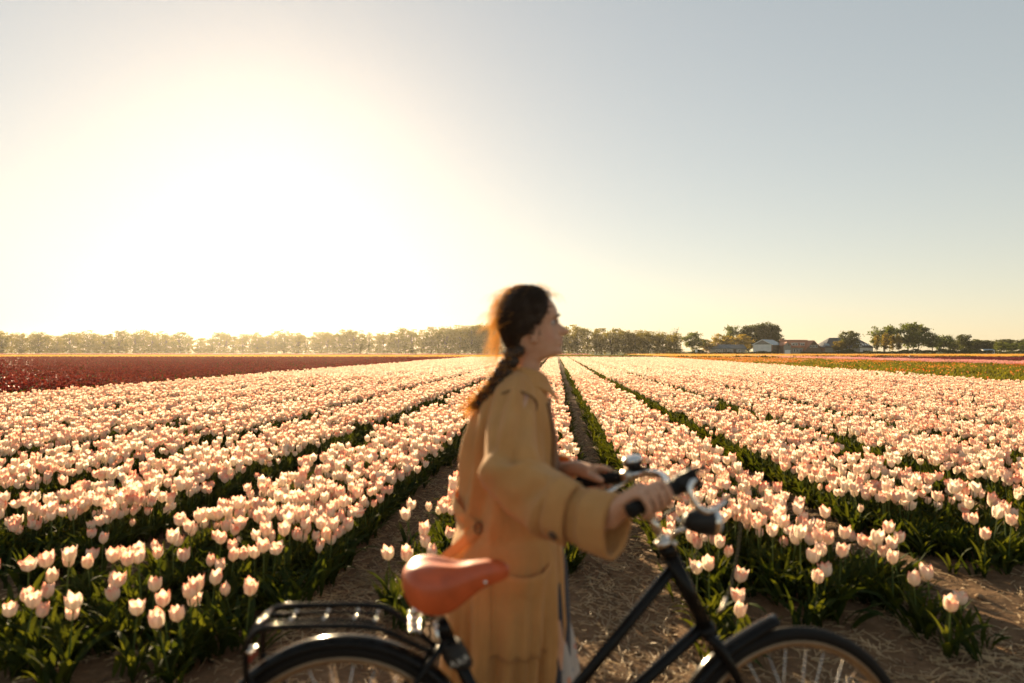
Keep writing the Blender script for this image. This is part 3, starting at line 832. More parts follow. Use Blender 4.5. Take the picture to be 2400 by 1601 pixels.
tree_px('gold', 1740, 784, 300, 'golden leafed tree rising behind the right half of the bungalow roof', None, 1.25)
tree_px('round', 1718, 760, 322, 'small open crowned tree showing above the golden trees', None, 0.8)
for px, top, w in ((1757, 756, 1.0), (1776, 753, 1.1), (1796, 751, 1.1), (1815, 753, 1.15)):
    tree_px('poplar', px, top, 318, 'tall dense dark poplar in the clump behind the pale gabled barn', 'poplar clump behind the barn', w)
tree_px('dark', 1826, 785, 314, 'smaller ragged tree hanging at the right edge of the poplar clump', None, 0.8)
tree_px('dark', 1988, 776, 278, 'dark round tree standing in front of the black roofed farmhouse', None, 1.0)
tree_px('gold', 1964, 800, 276, 'small yellow green bushy tree left of the dark round tree', None, 1.2)
tree_px('round', 2072, 760, 292, 'large spreading tree just right of the black roofed farmhouse', None, 1.05)
tree_px('round', 2128, 753, 290, 'tallest broad tree among those right of the farmhouse', None, 1.1)
tree_px('dark', 2150, 762, 296, 'dense tree leaning against the right flank of the tallest broad tree', None, 0.9)
for px, top, lb in ((2055, 785, 'leftmost'), (2075, 780, 'second'), (2092, 784, 'third'), (2108, 783, 'rightmost')):
    tree_px('ivy', px, top, 282, '%s of the four ivy clad columnar trees right of the farmhouse' % lb, None, 0.8)
tree_px('round', 2185, 781, 292, 'medium tree right of the tallest broad tree', None, 1.1)
tree_px('round', 2212, 784, 296, 'medium thin crowned tree second to the right of the tallest broad tree', None, 1.1)
tree_px('bare', 2232, 782, 300, 'nearly bare pale tree between the medium trees at the right', None, 0.9)
tree_px('dark', 2262, 784, 300, 'ragged dark tree above the little greenhouse', None, 1.0)
px = 2235
while px < 2460:
    tree_px('dark', px, 796 + random.uniform(-2, 4), 345 + random.uniform(-12, 12), 'tree of the low dark wood at the right horizon', 'low dark wood at the right', 1.3)
    px += random.uniform(11, 18)
for px, top, lb in ((2345, 800, 'round olive tree standing before the low dark wood'), (2372, 802, 'second olive tree standing before the low dark wood'), (2400, 800, 'olive tree cut by the right frame edge before the low dark wood')):
    tree_px('round', px, top, 310, lb, None, 1.15)

# ------------------------------------------------------------------ hedges
def hedge(name, label, x0, x1, Y, h, d, mat, n, seed, slope=0.0):
    r_ = np.random.default_rng(seed)
    xs = r_.uniform(x0, x1, n); top = h * (0.75 + 0.25 * np.sin(xs * 0.9 + seed) * np.sin(xs * 0.37))
    C = np.stack([xs, Y + r_.uniform(-d / 2, d / 2, n) + slope * (xs - x0), top * np.sqrt(r_.uniform(0, 1, n))], -1)
    V, F = leaf_cards(C, 0.55, r_)
    return tag(put(name, fast_mesh(name, V, F, mat)), label, 'hedge')
hedge('hedge', 'dark undergrowth hedge along the foot of the long hazy tree row', -290, 62, 271, 3.2, 5.0, M['leaf_row'], 17000, 3, -0.065)
hedge('hedge', 'dark low hedge in front of the bungalow garden', 62, 103, 280, 0.9, 1.6, M['leaf_dark'], 1600, 4)
hedge('hedge', 'clipped hedge in front of the red tiled house', 117, 133, 277, 1.0, 1.2, M['leaf_dark'], 800, 5)
hedge('hedge', 'dark hedge in front of the black roofed farmhouse', 134, 158, 272, 1.4, 1.6, M['leaf_dark'], 1300, 6)
hedge('hedge', 'long black hedge under the broad trees right of the farmhouse', 158, 196, 279, 2.2, 2.2, M['leaf_dark'], 2600, 7)
hedge('hedge', 'tall hedge behind the little greenhouse at the right', 196, 262, 300, 1.6, 2.2, M['leaf_dark'], 2600, 8)
hedge('hedge', 'dark grassy ditch bank along the end of the orange strip', 17, 100, 119, 0.40, 1.6, M['leaf_dark'], 3200, 9)
tag(hedge('garden_bush', 'black rounded bush beside the brick end of the farmhouse', 130.0, 135.0, 270.5, 2.1, 3.0, M['leaf_dark'], 500, 10), None, 'bush')
tag(hedge('garden_bush', 'dark bush in front of the pale barn doors', 100.0, 108.0, 279, 1.6, 2.0, M['leaf_dark'], 500, 11), None, 'bush')
tag(hedge('garden_bush', 'dark bush behind the small white sign board', 74.5, 79.0, 281, 2.4, 2.0, M['leaf_dark'], 500, 12), None, 'bush')

# ------------------------------------------------------------------ farm buildings
def bricky(name, col):
    m, nt, out = new_mat(name); p = nt.nodes.new('ShaderNodeBsdfPrincipled')
    b = nt.nodes.new('ShaderNodeTexBrick'); nt.links.new(coords(nt, 'Object'), b.inputs['Vector'])
    b.inputs['Scale'].default_value = 4.0; b.inputs['Mortar Size'].default_value = 0.012
    b.inputs['Color1'].default_value = (*col, 1); b.inputs['Color2'].default_value = (col[0] * 0.7, col[1] * 0.72, col[2] * 0.75, 1); b.inputs['Mortar'].default_value = (0.3, 0.27, 0.23, 1)
    nt.links.new(b.outputs[0], p.inputs['Base Color']); p.inputs['Roughness'].default_value = 0.9
    nt.links.new(p.outputs[0], out.inputs[0]); return m
M['brick_red'] = bricky('brick_red', (0.36, 0.17, 0.10)); M['brick_brown'] = bricky('brick_brown', (0.22, 0.13, 0.085)); M['brick_pink'] = bricky('brick_pink', (0.45, 0.26, 0.17))
M['roof_slate'] = simple('roof_slate', (0.055, 0.075, 0.085), 0.5, var=0.3, scale=1.5)
M['roof_black'] = simple('roof_black', (0.03, 0.035, 0.04), 0.5, var=0.3, scale=1.5)
M['roof_tile'] = simple('roof_tile', (0.38, 0.14, 0.065), 0.7, var=0.3, scale=2.0)
M['roof_steel'] = simple('roof_steel', (0.20, 0.27, 0.30), 0.4, var=0.12, scale=0.8)
M['render_white'] = simple('render_white', (0.80, 0.77, 0.72), 0.8, var=0.12, scale=0.6)
M['white_paint'] = simple('white_paint', (0.78, 0.76, 0.72), 0.5, var=0.05, scale=3)
M['dark_boards'] = simple('dark_boards', (0.06, 0.045, 0.035), 0.8, var=0.3, scale=3)
M['pane'] = simple('pane', (0.05, 0.06, 0.07), 0.08, var=0.1, scale=1, spec=0.8)
HB = 290.0
def hx(px): return (px - 1200) / FPX * HB
def hz(py): return (822 + FPX * CAM_H / HB - py) * HB / FPX
class House:
    def __init__(self, name, label, x, y, rz=0.0):
        self.e = empty(name, (x, y, 0), rz); tag(self.e, label, 'house')
    def gable(self, x0, x1, y0, y1, eave, ridge, wall, roof, axis='x', over=0.35, th=0.16):
        mb = MB()
        if axis == 'x':
            ym = (y0 + y1) / 2
            v = [(x, *p) for x in (x0, x1) for p in ((y0, 0), (y1, 0), (y1, eave), (ym, ridge), (y0, eave))]
        else:
            xm = (x0 + x1) / 2
            v = [(p[0], y, p[1]) for y in (y0, y1) for p in ((x0, 0), (x1, 0), (x1, eave), (xm, ridge), (x0, eave))]
        mb.add(v, [(4, 3, 2, 1, 0), (5, 6, 7, 8, 9), (0, 1, 6, 5), (1, 2, 7, 6), (4, 0, 5, 9)])
        mb.build('wall', wall, self.e, smooth=False)
        rb = MB(); half = ((y1 - y0) if axis == 'x' else (x1 - x0)) / 2; sl = (ridge - eave) / half
        for s in (-1, 1):
            if axis == 'x':
                a = [(x, ym + s * (half + over), eave - sl * over + 0.03) for x in (x0 - over, x1 + over)]; b = [(x, ym - 0.0 * s, ridge + 0.03) for x in (x1 + over, x0 - over)]
            else:
                a = [(xm + s * (half + over), y, eave - sl * over + 0.03) for y in (y0 - over, y1 + over)]; b = [(xm, y, ridge + 0.03) for y in (y1 + over, y0 - over)]
            q = a + b; q2 = [(p[0], p[1], p[2] + th) for p in q]
            rb.add(q + q2, [(3, 2, 1, 0), (4, 5, 6, 7), (0, 1, 5, 4), (1, 2, 6, 5), (2, 3, 7, 6), (3, 0, 4, 7)])
        return rb.build('roof', roof, self.e, smooth=False)
    def hip(self, x0, x1, y0, y1, eave, ridge, inset, wall, roof, over=0.4):
        MB().box(((x0 + x1) / 2, (y0 + y1) / 2, eave / 2), (x1 - x0, y1 - y0, eave)).build('wall', wall, self.e, smooth=False)
        ym = (y0 + y1) / 2; a, b, c, d = x0 - over, x1 + over, y0 - over, y1 + over
        v = [(a, c, eave), (b, c, eave), (b, d, eave), (a, d, eave), (x0 + inset, ym, ridge), (x1 - inset, ym, ridge)]
        v2 = [(p[0], p[1], p[2] - 0.15) for p in v[:4]]
        return MB().add(v + v2, [(0, 1, 5, 4), (1, 2, 5), (2, 3, 4, 5), (3, 0, 4), (9, 8, 7, 6), (6, 7, 1, 0), (7, 8, 2, 1), (8, 9, 3, 2), (9, 6, 0, 3)]).build('roof', roof, self.e, smooth=False)
    def window(self, x, y, z, w, h, frame=None, bars=1, nm='window'):
        f = MB(); t = 0.09
        f.box((x, y - 0.04, z + h / 2 - t / 2), (w, 0.12, t)).box((x, y - 0.04, z - h / 2 + t / 2), (w, 0.12, t))
        for sx_ in [-w / 2 + t / 2, w / 2 - t / 2] + [(-w / 2 + w * (i + 1) / (bars + 1)) for i in range(bars)]:
            f.box((x + sx_, y - 0.04, z), (t, 0.12, h - 2 * t))
        o = f.build(nm, frame or M['white_paint'], self.e, smooth=False)
        MB().box((x, y - 0.03, z), (w - t, 0.06, h - t)).build('pane', M['pane'], o, smooth=False)
        return o
    def door(self, x, y, z0, w, h, mat):
        o = MB().box((x, y - 0.04, z0 + h / 2), (w, 0.12, h)).build('door', mat, self.e, smooth=False)
        MB().box((x + w * 0.38, y - 0.13, z0 + h * 0.5), (0.08, 0.06, 0.2)).build('handle', M['pane'], o, smooth=False)
    def chimney(self, roof, x, y, z, h=1.0):
        MB().box((x, y, z), (0.7, 0.7, h)).box((x, y, z + h / 2 + 0.06), (0.85, 0.85, 0.12)).build('chimney', M['brick_red'], roof, smooth=False)
# long low bungalow
x0, x1 = hx(1664), hx(1748)
b = House('bungalow', 'long low brick bungalow with dark slate roof and white windows', (x0 + x1) / 2, HB)
w = (x1 - x0) / 2
r_ = b.gable(-w, w, 0, 8.0, 2.3, 3.9, M['brick_brown'], M['roof_slate'])
b.chimney(r_, -w + 4.5, 4.0, 4.1, 0.9)
MB().box((-w - 0.42, 2.0, 3.05), (0.12, 4.4, 0.2), Matrix.Rotation(0.38, 3, 'X')).build('bargeboard', M['white_paint'], b.e, smooth=False)
MB().box((-w - 0.42, 6.0, 3.05), (0.12, 4.4, 0.2), Matrix.Rotation(-0.38, 3, 'X')).build('bargeboard', M['white_paint'], b.e, smooth=False)
for px, ww in ((1682, 1.9), (1712, 1.2), (1732, 1.2)): b.window(hx(px) - b.e.location.x, 0, 1.35, ww, 1.2, bars=2)
b.window(hx(1699) - b.e.location.x, 0, 1.25, 2.0, 1.9, bars=1)
b.door(hx(1722) - b.e.location.x, 0, 0.02, 1.0, 2.0, M['dark_boards'])
# pale gabled barn
b = House('barn', 'barn with pale rendered gable, brick peak, dark boarded side and grey blue roof', hx(1783), HB - 2, R(-40)); b.e['category'] = 'barn'
b.gable(-4.0, 4.0, 0, 12.0, 3.9, 6.0, M['render_white'], M['roof_steel'], 'y')
MB().add([(-3.6, -0.06, 4.05), (3.6, -0.06, 4.05), (0, -0.06, 5.85), (-3.6, -0.003, 4.05), (3.6, -0.003, 4.05), (0, -0.003, 5.85)], [(0, 1, 2), (5, 4, 3), (0, 3, 4, 1), (1, 4, 5, 2), (2, 5, 3, 0)]).build('brick_peak', M['brick_red'], b.e, smooth=False)
MB().box((4.06, 6.0, 1.9), (0.1, 11.6, 3.7)).build('side_boarding', M['dark_boards'], b.e, smooth=False)
for s in (-1, 1):
    MB().box((s * 2.1, -0.40, 5.0), (4.95, 0.12, 0.25), Matrix.Rotation(s * 0.483, 3, 'Y')).build('bargeboard', M['white_paint'], b.e, smooth=False)
MB().box((4.02, -0.08, 1.95), (0.5, 0.14, 3.8)).build('corner_pier', M['brick_red'], b.e, smooth=False)
# red tiled house with its two gables
b = House('farmhouse', 'brick house with orange red tiled roof, white dormers and three-window gable', hx(1875), HB)
o = b.e.location.x
r_ = b.gable(hx(1838) - o, hx(1900) - o, 0, 8.0, 2.9, 5.9, M['brick_brown'], M['roof_tile'])
r2 = b.gable(hx(1882) - o, hx(1922) - o, -2.2, 5.0, 1.7, 5.6, M['brick_brown'], M['roof_tile'], 'y')
b.gable(hx(1829) - o, hx(1846) - o, -3.5, 3.0, 3.6, 4.9, M['brick_red'], M['roof_tile'], 'y', 0.2)
b.door(hx(1838) - o, -3.5, 0.02, 2.3, 1.7, M['white_paint'])
MB().box((hx(1841) - o, -3.56, 3.8), (0.5, 0.08, 0.5)).build('vent', M['dark_boards'], b.e, smooth=False)
for px in (1895, 1902, 1908): b.window(hx(px) - o, -2.2, 3.25, 0.75, 1.1, bars=0)
for px in (1862, 1868, 1877): b.window(hx(px) - o, 0, 1.5, 0.9, 1.3, bars=0)
for px, ww in ((1865, 2.6), (1883, 1.7)):
    dm = MB().box((hx(px) - o, 1.7, 4.1), (ww, 1.9, 1.05)).box((hx(px) - o, 1.6, 4.70), (ww + 0.3, 2.2, 0.14)).build('dormer', M['white_paint'], b.e, smooth=False)
    for k in (-1, 1):
        MB().box((hx(px) - o + k * ww * 0.23, 0.73, 4.1), (ww * 0.36, 0.08, 0.7)).build('pane', M['pane'], dm, smooth=False)
b.chimney(r_, hx(1842) - o, 4.0, 6.1, 1.0)
# steel shed behind
b = House('shed', 'grey blue steel roofed shed behind the two farmhouses', hx(1921), HB + 22, R(8)); b.e['category'] = 'shed'
b.gable(-5.5, 5.0, 0, 9, 3.6, 6.3, M['roof_steel'], M['roof_steel'])
MB().box((-2.6, -0.06, 1.5), (2.6, 0.12, 2.8)).build('door', M['dark_boards'], b.e, smooth=False)
# black roofed farmhouse
b = House('farmhouse', 'large farmhouse with black hipped roof, white front wall and three skylights', hx(1990), HB)
o = b.e.location.x
x0, x1 = hx(1934) - o, hx(2046) - o
r_ = b.hip(x0, x1, 0, 11, 2.9, 7.0, 4.3, M['brick_pink'], M['roof_black'])
MB().box((hx(2030) - o, -0.05, 1.42), (hx(2045) - hx(2016), 0.16, 2.82)).build('front_wall', M['render_white'], b.e, smooth=False)
for px in (2024, 2030, 2037): b.window(hx(px) - o, -0.13, 1.3, 0.8, 1.1, bars=1)
dm = MB().box((hx(2015) - o, 1.2, 3.9), (2.0, 2.4, 1.5)).box((hx(2015) - o, 1.15, 4.72), (2.3, 2.6, 0.14)).build('dormer', M['white_paint'], b.e, smooth=False)
for k in (-1, 1): MB().box((hx(2015) - o + k * 0.45, -0.03, 3.95), (0.7, 0.08, 0.9)).build('pane', M['pane'], dm, smooth=False)
sl = math.atan2(4.1, 5.9)
for px in (2026, 2032, 2038):
    MB().box((hx(px) - o, 1.15, 4.05), (0.62, 1.25, 0.12), Matrix.Rotation(sl, 3, 'X')).build('skylight', M['white_paint'], b.e, smooth=False)
MB().box((x0 + 1.2, 0.9, 4.0), (1.8, 1.5, 0.1), Matrix.Rotation(sl, 3, 'X')).build('roof_panel', M['roof_steel'], b.e, smooth=False)
# greenhouse
b = House('greenhouse', 'tiny white framed greenhouse before the low dark wood at the right', hx(2288), HB - 8); b.e['category'] = 'greenhouse'
b.gable(-2.2, 2.2, 0, 3.0, 1.5, 2.0, M['render_white'], M['roof_steel'], 'x', 0.1, 0.06)
for k in range(4): b.window(-1.6 + k * 1.07, 0, 0.85, 0.9, 1.1, bars=0)
# small white sign board and post
e = tag(empty('sign_board', (hx(1614), 278, 0)), 'small white board on posts at the left end of the gardens', 'sign')
MB().box((0, 0, 1.35), (0.9, 0.06, 1.1)).build('board', M['white_paint'], e, smooth=False)
for s in (-0.35, 0.35): MB().box((s, 0.08, 0.9), (0.08, 0.08, 1.8)).build('post', M['dark_boards'], e, smooth=False)
# ------------------------------------------------------------------ bicycle
M['black_paint'] = simple('black_paint', (0.009, 0.008, 0.007), 0.13, var=0.3, scale=40, spec=0.14)
M['black_rubber'] = simple('black_rubber', (0.009, 0.008, 0.007), 0.7, var=0.25, scale=60, bumps=0.2, spec=0.2)
M['black_plastic'] = simple('black_plastic', (0.014, 0.013, 0.012), 0.5, var=0.2, scale=50, spec=0.3)
M['chrome'] = simple('chrome', (0.72, 0.70, 0.66), 0.16, metal=1.0, var=0.08, scale=25)
M['worn_chrome'] = simple('worn_chrome', (0.50, 0.45, 0.38), 0.32, metal=1.0, var=0.2, scale=18)
M['rim_metal'] = simple('rim_metal', (0.26, 0.19, 0.12), 0.4, metal=0.8, var=0.2, scale=18)  # tan reflection of the sandy ground put into the rim colour
M['leather'] = simple('leather', (0.52, 0.085, 0.016), 0.42, var=0.18, scale=22, bumps=0.12, bdist=0.001, coat=0.15)
M['lens_glass'] = simple('lens_glass', (0.55, 0.68, 0.78), 0.06, var=0.04, scale=20, spec=0.9, coat=1.0)
M['reflector_red'] = simple('reflector_red', (0.22, 0.02, 0.012), 0.3, var=0.2, scale=80, coat=0.5)
M['print_grey'] = simple('print_grey', (0.55, 0.52, 0.45), 0.5, var=0.2, scale=60)
bike = empty('bicycle', (-0.425, 1.722, 0.0), R(3.4))
tag(bike, 'black city bicycle with orange leather saddle, held by the walking woman', 'bicycle')
HUB_R, HUB_F, WR = Vector((0, 0, 0.345)), Vector((1.17, 0, 0.345)), 0.345
AX0 = Vector((0.935, 0, 0.689)); AXD = Vector((-0.495, 0, 1.0)).normalized()
SM = Matrix.Translation(AX0) @ Matrix.Rotation(R(8.0), 4, AXD) @ Matrix.Translation(-AX0)
ID = Matrix.Identity(4)
def T(p, m=ID): return m @ Vector(p)
def arc(c, r, a0, a1, n, y=0.0, m=ID):
    return [T((c.x + r * math.cos(R(a0 + (a1 - a0) * i / (n - 1))), y, c.z + r * math.sin(R(a0 + (a1 - a0) * i / (n - 1)))), m) for i in range(n)]
# frame
f = MB()
f.tube([(0.455, 0, 0.29), (0.245, 0, 0.73)], 0.0165, 14)
f.tube([(0.422, 0, 0.36), (0.850, 0, 0.868)], 0.0155, 14)
f.tube([(0.462, 0, 0.305), (0.928, 0, 0.712)], 0.0165, 14)
f.tube([AX0 + AXD * -0.012, AX0 + AXD * 0.245], 0.0205, 16)
for k in (0.0, 0.235): f.tube([AX0 + AXD * (k - 0.01), AX0 + AXD * (k + 0.02)], 0.0235, 16)
for s in (-1, 1):
    f.tube([(0.44, s * 0.03, 0.292), (0.25, s * 0.055, 0.315), (0.0, s * 0.066, 0.345)], [0.011, 0.010, 0.008], 10)
    f.tube([(0.26, s * 0.020, 0.70), (0.20, s * 0.045, 0.62), (0.0, s * 0.066, 0.345)], [0.009, 0.008, 0.007], 10)
f.tube([(0.455, -0.04, 0.29), (0.455, 0.04, 0.29)], 0.022, 16)
f.tube([(0.262, 0, 0.693), (0.240, 0, 0.738)], 0.020, 14)
f.build('frame', M['black_paint'], bike)
# seat post and clamp
f = MB().tube([(0.25, 0, 0.72), (0.222, 0, 0.80)], 0.0128, 12); f.build('seat_post', M['worn_chrome'], bike)
f = MB().tube([(0.235, -0.022, 0.732), (0.235, 0.022, 0.732)], 0.006, 8).tube([(0.235, -0.026, 0.732), (0.238, -0.026, 0.70), (0.248, -0.024, 0.675)], 0.0045, 8)
f.build('seat_clamp', M['chrome'], bike)
# saddle
TS = np.linspace(0, 1, 26)
def iv(t, pts): return np.interp(t, [a for a, _ in pts], [b for _, b in pts])
wS = iv(TS, [(0, .030), (.03, .062), (.08, .085), (.18, .101), (.30, .098), (.42, .080), (.52, .058), (.62, .043), (.75, .034), (.88, .030), (.95, .026), (.985, .018), (1, .008)])
zt = iv(TS, [(0, .862), (.03, .878), (.10, .886), (.22, .890), (.36, .884), (.50, .878), (.62, .879), (.78, .884), (.90, .885), (.96, .881), (1, .866)])
zb = iv(TS, [(0, .835), (.05, .806), (.15, .794), (.30, .782), (.42, .778), (.50, .785), (.60, .800), (.72, .824), (.85, .838), (.95, .842), (1, .850)])
xs = 0.152 + 0.265 * TS
for _ in range(2):
    for A in (wS, zt, zb): A[1:-1] = (A[:-2] + 2 * A[1:-1] + A[2:]) / 4
rows = []
for i in range(26):
    r_ = []
    for k in range(23):
        a = -math.pi / 2 + math.pi * k / 22
        e = 0.62
        yy = wS[i] * math.copysign(abs(math.sin(a)) ** e, math.sin(a))
        dome = abs(math.cos(a)) ** 0.9
        z = zb[i] + (zt[i] - zb[i]) * (0.42 * (1 - (abs(a) / (math.pi / 2)) ** 3.0) + 0.58 * dome)
        z -= 0.010 * math.exp(-(yy / 0.016) ** 2) * math.sin(math.pi * min(1, max(0, (TS[i] - 0.05) / 0.6)))
        yy *= 1 - 0.10 * max(0, (abs(a) - 1.0)) / 0.57
        r_.append((xs[i], yy, z))
    rows.append(r_)
sad = MB().grid(rows).build('saddle', M['leather'], bike)
md = sad.modifiers.new('thick', 'SOLIDIFY'); md.thickness = 0.004; md.offset = -1
md = sad.modifiers.new('sub', 'SUBSURF'); md.levels = 1; md.render_levels = 1
f = MB()
for s in (-1, 1):
    f.tube(spline([(0.405, s * 0.012, 0.852), (0.34, s * 0.022, 0.822), (0.24, s * 0.024, 0.806), (0.185, s * 0.045, 0.80)], 14), 0.0038, 8)
f.box((0.228, 0, 0.808), (0.05, 0.066, 0.018)); f.build('saddle_rail', M['worn_chrome'], sad)
for s in (-1, 1):
    pts_ = [(0.185 + 0.014 * math.cos(a), s * 0.058 + 0.014 * math.sin(a), 0.79 - 0.058 + 0.058 * a / 25.0) for a in np.linspace(0, 25, 70)]
    MB().tube(pts_, 0.003, 6).build('spring', M['chrome'], sad)
for x_, y_, z_ in ((0.187, -0.0985, 0.800), (0.357, -0.0335, 0.842)):
    MB().sphere((x_, y_, z_), (0.006, 0.004, 0.006), 10, 6).build('rivet', M['chrome'], sad)
# wheels
def wheel(nm, hub, m, spin):
    e = bpy.data.objects.new(nm, None); COL.objects.link(e); e.parent = bike; e.empty_display_size = 0.1
    t = MB(); P = []
    for i in range(64):
        a = 2 * math.pi * i / 64; r_ = []
        for k in range(10):
            b_ = 2 * math.pi * k / 10
            rr = WR - 0.019 + 0.019 * math.cos(b_); yy = 0.0185 * math.sin(b_)
            r_.append(tuple(T((hub.x + rr * math.cos(a), yy, hub.z + rr * math.sin(a)), m)))
        P.append(r_)
    P.append(P[0]); t.grid(P, wrap=True).build('tyre', M['black_rubber'], e)
    rim = MB(); P = []
    prof = [(0.312, -0.013), (0.312, 0.013), (0.305, 0.0135), (0.296, 0.009), (0.292, 0.0), (0.296, -0.009), (0.305, -0.0135)]
    for i in range(65):
        a = 2 * math.pi * (i % 64) / 64
        P.append([tuple(T((hub.x + r0 * math.cos(a), y0, hub.z + r0 * math.sin(a)), m)) for r0, y0 in prof])
    rim.grid(P, wrap=True).build('rim', M['rim_metal'], e)
    h = MB().tube([T((hub.x, -0.055, hub.z), m), T((hub.x, 0.055, hub.z), m)], 0.018, 12)
    for s in (-1, 1): h.tube([T((hub.x, s * 0.03, hub.z), m), T((hub.x, s * 0.034, hub.z), m)], 0.032, 16)
    h.build('hub', M['chrome'], e)
    for i in range(32):
        s = 1 if i % 2 else -1; a = 2 * math.pi * i / 32 + spin; a2 = a + (0.9 if (i // 2) % 2 else -0.9)
        MB().tube([T((hub.x + 0.03 * math.cos(a2), s * 0.032, hub.z + 0.03 * math.sin(a2)), m), T((hub.x + 0.294 * math.cos(a), s * 0.002, hub.z + 0.294 * math.sin(a)), m)], 0.0011, 5).build('spoke', M['chrome'], e)
    return e
wheel('rear_wheel', HUB_R, ID, 0.1)
wheel('front_wheel', HUB_F, SM, 0.25)
def fender(nm, hub, r, a0, a1, m, wd=0.028, flare=0.0):
    P = []; n = 44
    for i in range(n):
        t = i / (n - 1); a = R(a0 + (a1 - a0) * t); r_ = []
        rr0 = r + flare * max(0, 1 - t * 6) ** 2
        for k in range(11):
            b_ = -1 + 2 * k / 10
            rr = rr0 - 0.020 * abs(b_) ** 2.2; yy = wd * math.sin(b_ * 1.45)
            r_.append(tuple(T((hub.x + rr * math.cos(a), yy, hub.z + rr * math.sin(a)), m)))
        P.append(r_)
    o = MB().grid(P).build(nm, M['black_paint'], bike)
    md = o.modifiers.new('thick', 'SOLIDIFY'); md.thickness = 0.0015
    return o
rf = fender('rear_mudguard', HUB_R, 0.362, 12, 205, ID)
ff = fender('front_mudguard', HUB_F, 0.366, 97, 212, SM, 0.028, 0.016)
for s in (-1, 1):
    MB().tube([(-0.0, s * 0.068, 0.345), (-0.26, s * 0.034, 0.585)], 0.003, 6).build('stay', M['black_paint'], rf)
    MB().tube([T((1.17, s * 0.058, 0.345), SM), T((0.86, s * 0.034, 0.51), SM)], 0.003, 6).build('stay', M['black_paint'], ff)
# luggage rack
rack = bpy.data.objects.new('luggage_rack', None); COL.objects.link(rack); rack.parent = bike; rack.empty_display_size = 0.1
for s in (-1, 1):
    y = s * 0.068
    pts_ = spline([(-0.215, y * 0.75, 0.56), (-0.216, y * 0.98, 0.665), (-0.213, y, 0.715), (-0.195, y, 0.745), (-0.165, y, 0.757), (-0.10, y, 0.758), (0.00, y, 0.757), (0.075, y, 0.752), (0.125, y * 0.9, 0.735), (0.175, y * 0.62, 0.700), (0.225, y * 0.34, 0.668)], 46)
    MB().tube(pts_, 0.0075, 10).build('side_rail', M['black_paint'], rack)
    MB().tube([(-0.214, y * 0.9, 0.64), (-0.12, s * 0.07, 0.50), (0.0, s * 0.07, 0.345)], 0.005, 8).build('strut', M['black_paint'], rack)
    MB().tube(spline([(-0.19, s * 0.026, 0.752), (-0.10, s * 0.026, 0.755), (0.02, s * 0.026, 0.754), (0.085, s * 0.026, 0.747)], 12), 0.0045, 8).build('inner_rail', M['black_paint'], rack)
for x_ in (-0.19, -0.12, -0.04, 0.035, 0.085):
    z_ = 0.752 if x_ < 0.05 else 0.746
    MB().tube([(x_, -0.066, z_), (x_, 0.066, z_)], 0.004, 8).build('cross_bar', M['black_paint'], rack)
    for y_ in (-0.026, 0.026): MB().sphere((x_, y_, z_ + 0.006), 0.005, 8, 5).build('bolt', M['chrome'], rack)
MB().tube([(-0.207, -0.068, 0.740), (-0.207, 0.068, 0.740)], 0.0055, 8).build('rear_bar', M['black_paint'], rack)
for y_ in (-0.07, -0.052):
    MB().tube([(-0.214, y_, 0.700), (-0.200, y_, 0.704)], 0.006, 8).build('bolt', M['chrome'], rack)
MB().box((-0.222, 0, 0.665), (0.012, 0.05, 0.024)).build('reflector', M['reflector_red'], rack, smooth=False)
# ring lock behind the seat tube with light lettering, frame pump spring clip
lk = MB()
sd = Vector((-0.43, 0, 0.9)).normalized()
c0 = Vector((0.282, 0, 0.652))
P = []
for k in range(10):
    z_ = [-.031, -.029, -.020, .0, .018, .024, .030, .036, .038, .038][k]; r0 = [.018, .034, .038, .038, .037, .034, .036, .034, .028, .016][k]
    P.append([tuple(c0 + sd * z_ + (Vector((math.cos(a) * r0 * 0.92, math.sin(a) * r0, 0))) + Vector((0.0, 0, 0))) for a in np.linspace(0, 2 * math.pi, 25)[:-1]])
lock = lk.grid(P, wrap=True).build('lock', M['black_plastic'], bike)
def text_mesh(body, size, depth):
    cu = bpy.data.curves.new('text', 'FONT'); cu.body = body; cu.size = size; cu.extrude = depth; cu.align_x = 'CENTER'; cu.align_y = 'CENTER'; cu.space_character = 1.15
    o = bpy.data.objects.new('text', cu); COL.objects.link(o)
    dg = bpy.context.evaluated_depsgraph_get(); me_ = bpy.data.meshes.new_from_object(o.evaluated_get(dg))
    bpy.data.objects.remove(o); bpy.data.curves.remove(cu)
    return me_
tm = text_mesh('AXA', 0.024, 0.0004)
co_ = np.zeros(len(tm.vertices) * 3); tm.vertices.foreach_get('co', co_); co_ = co_.reshape(-1, 3)
outv = []
for (tx_, ty_, tz_) in co_:                       # wrapped round the near face of the lock
    a = -math.pi / 2 + 0.30 + tx_ / 0.038; r0 = 0.0388 + tz_
    outv.append(tuple(c0 + sd * (ty_ - 0.004) + Vector((math.cos(a) * r0 * 0.92, math.sin(a) * r0, 0)) + Vector((0, 0, 0.30 * tx_))))
tm.vertices.foreach_set('co', np.array(outv).ravel()); tm.materials.clear(); tm.materials.append(M['print_grey'])
put('lettering', tm, lock)
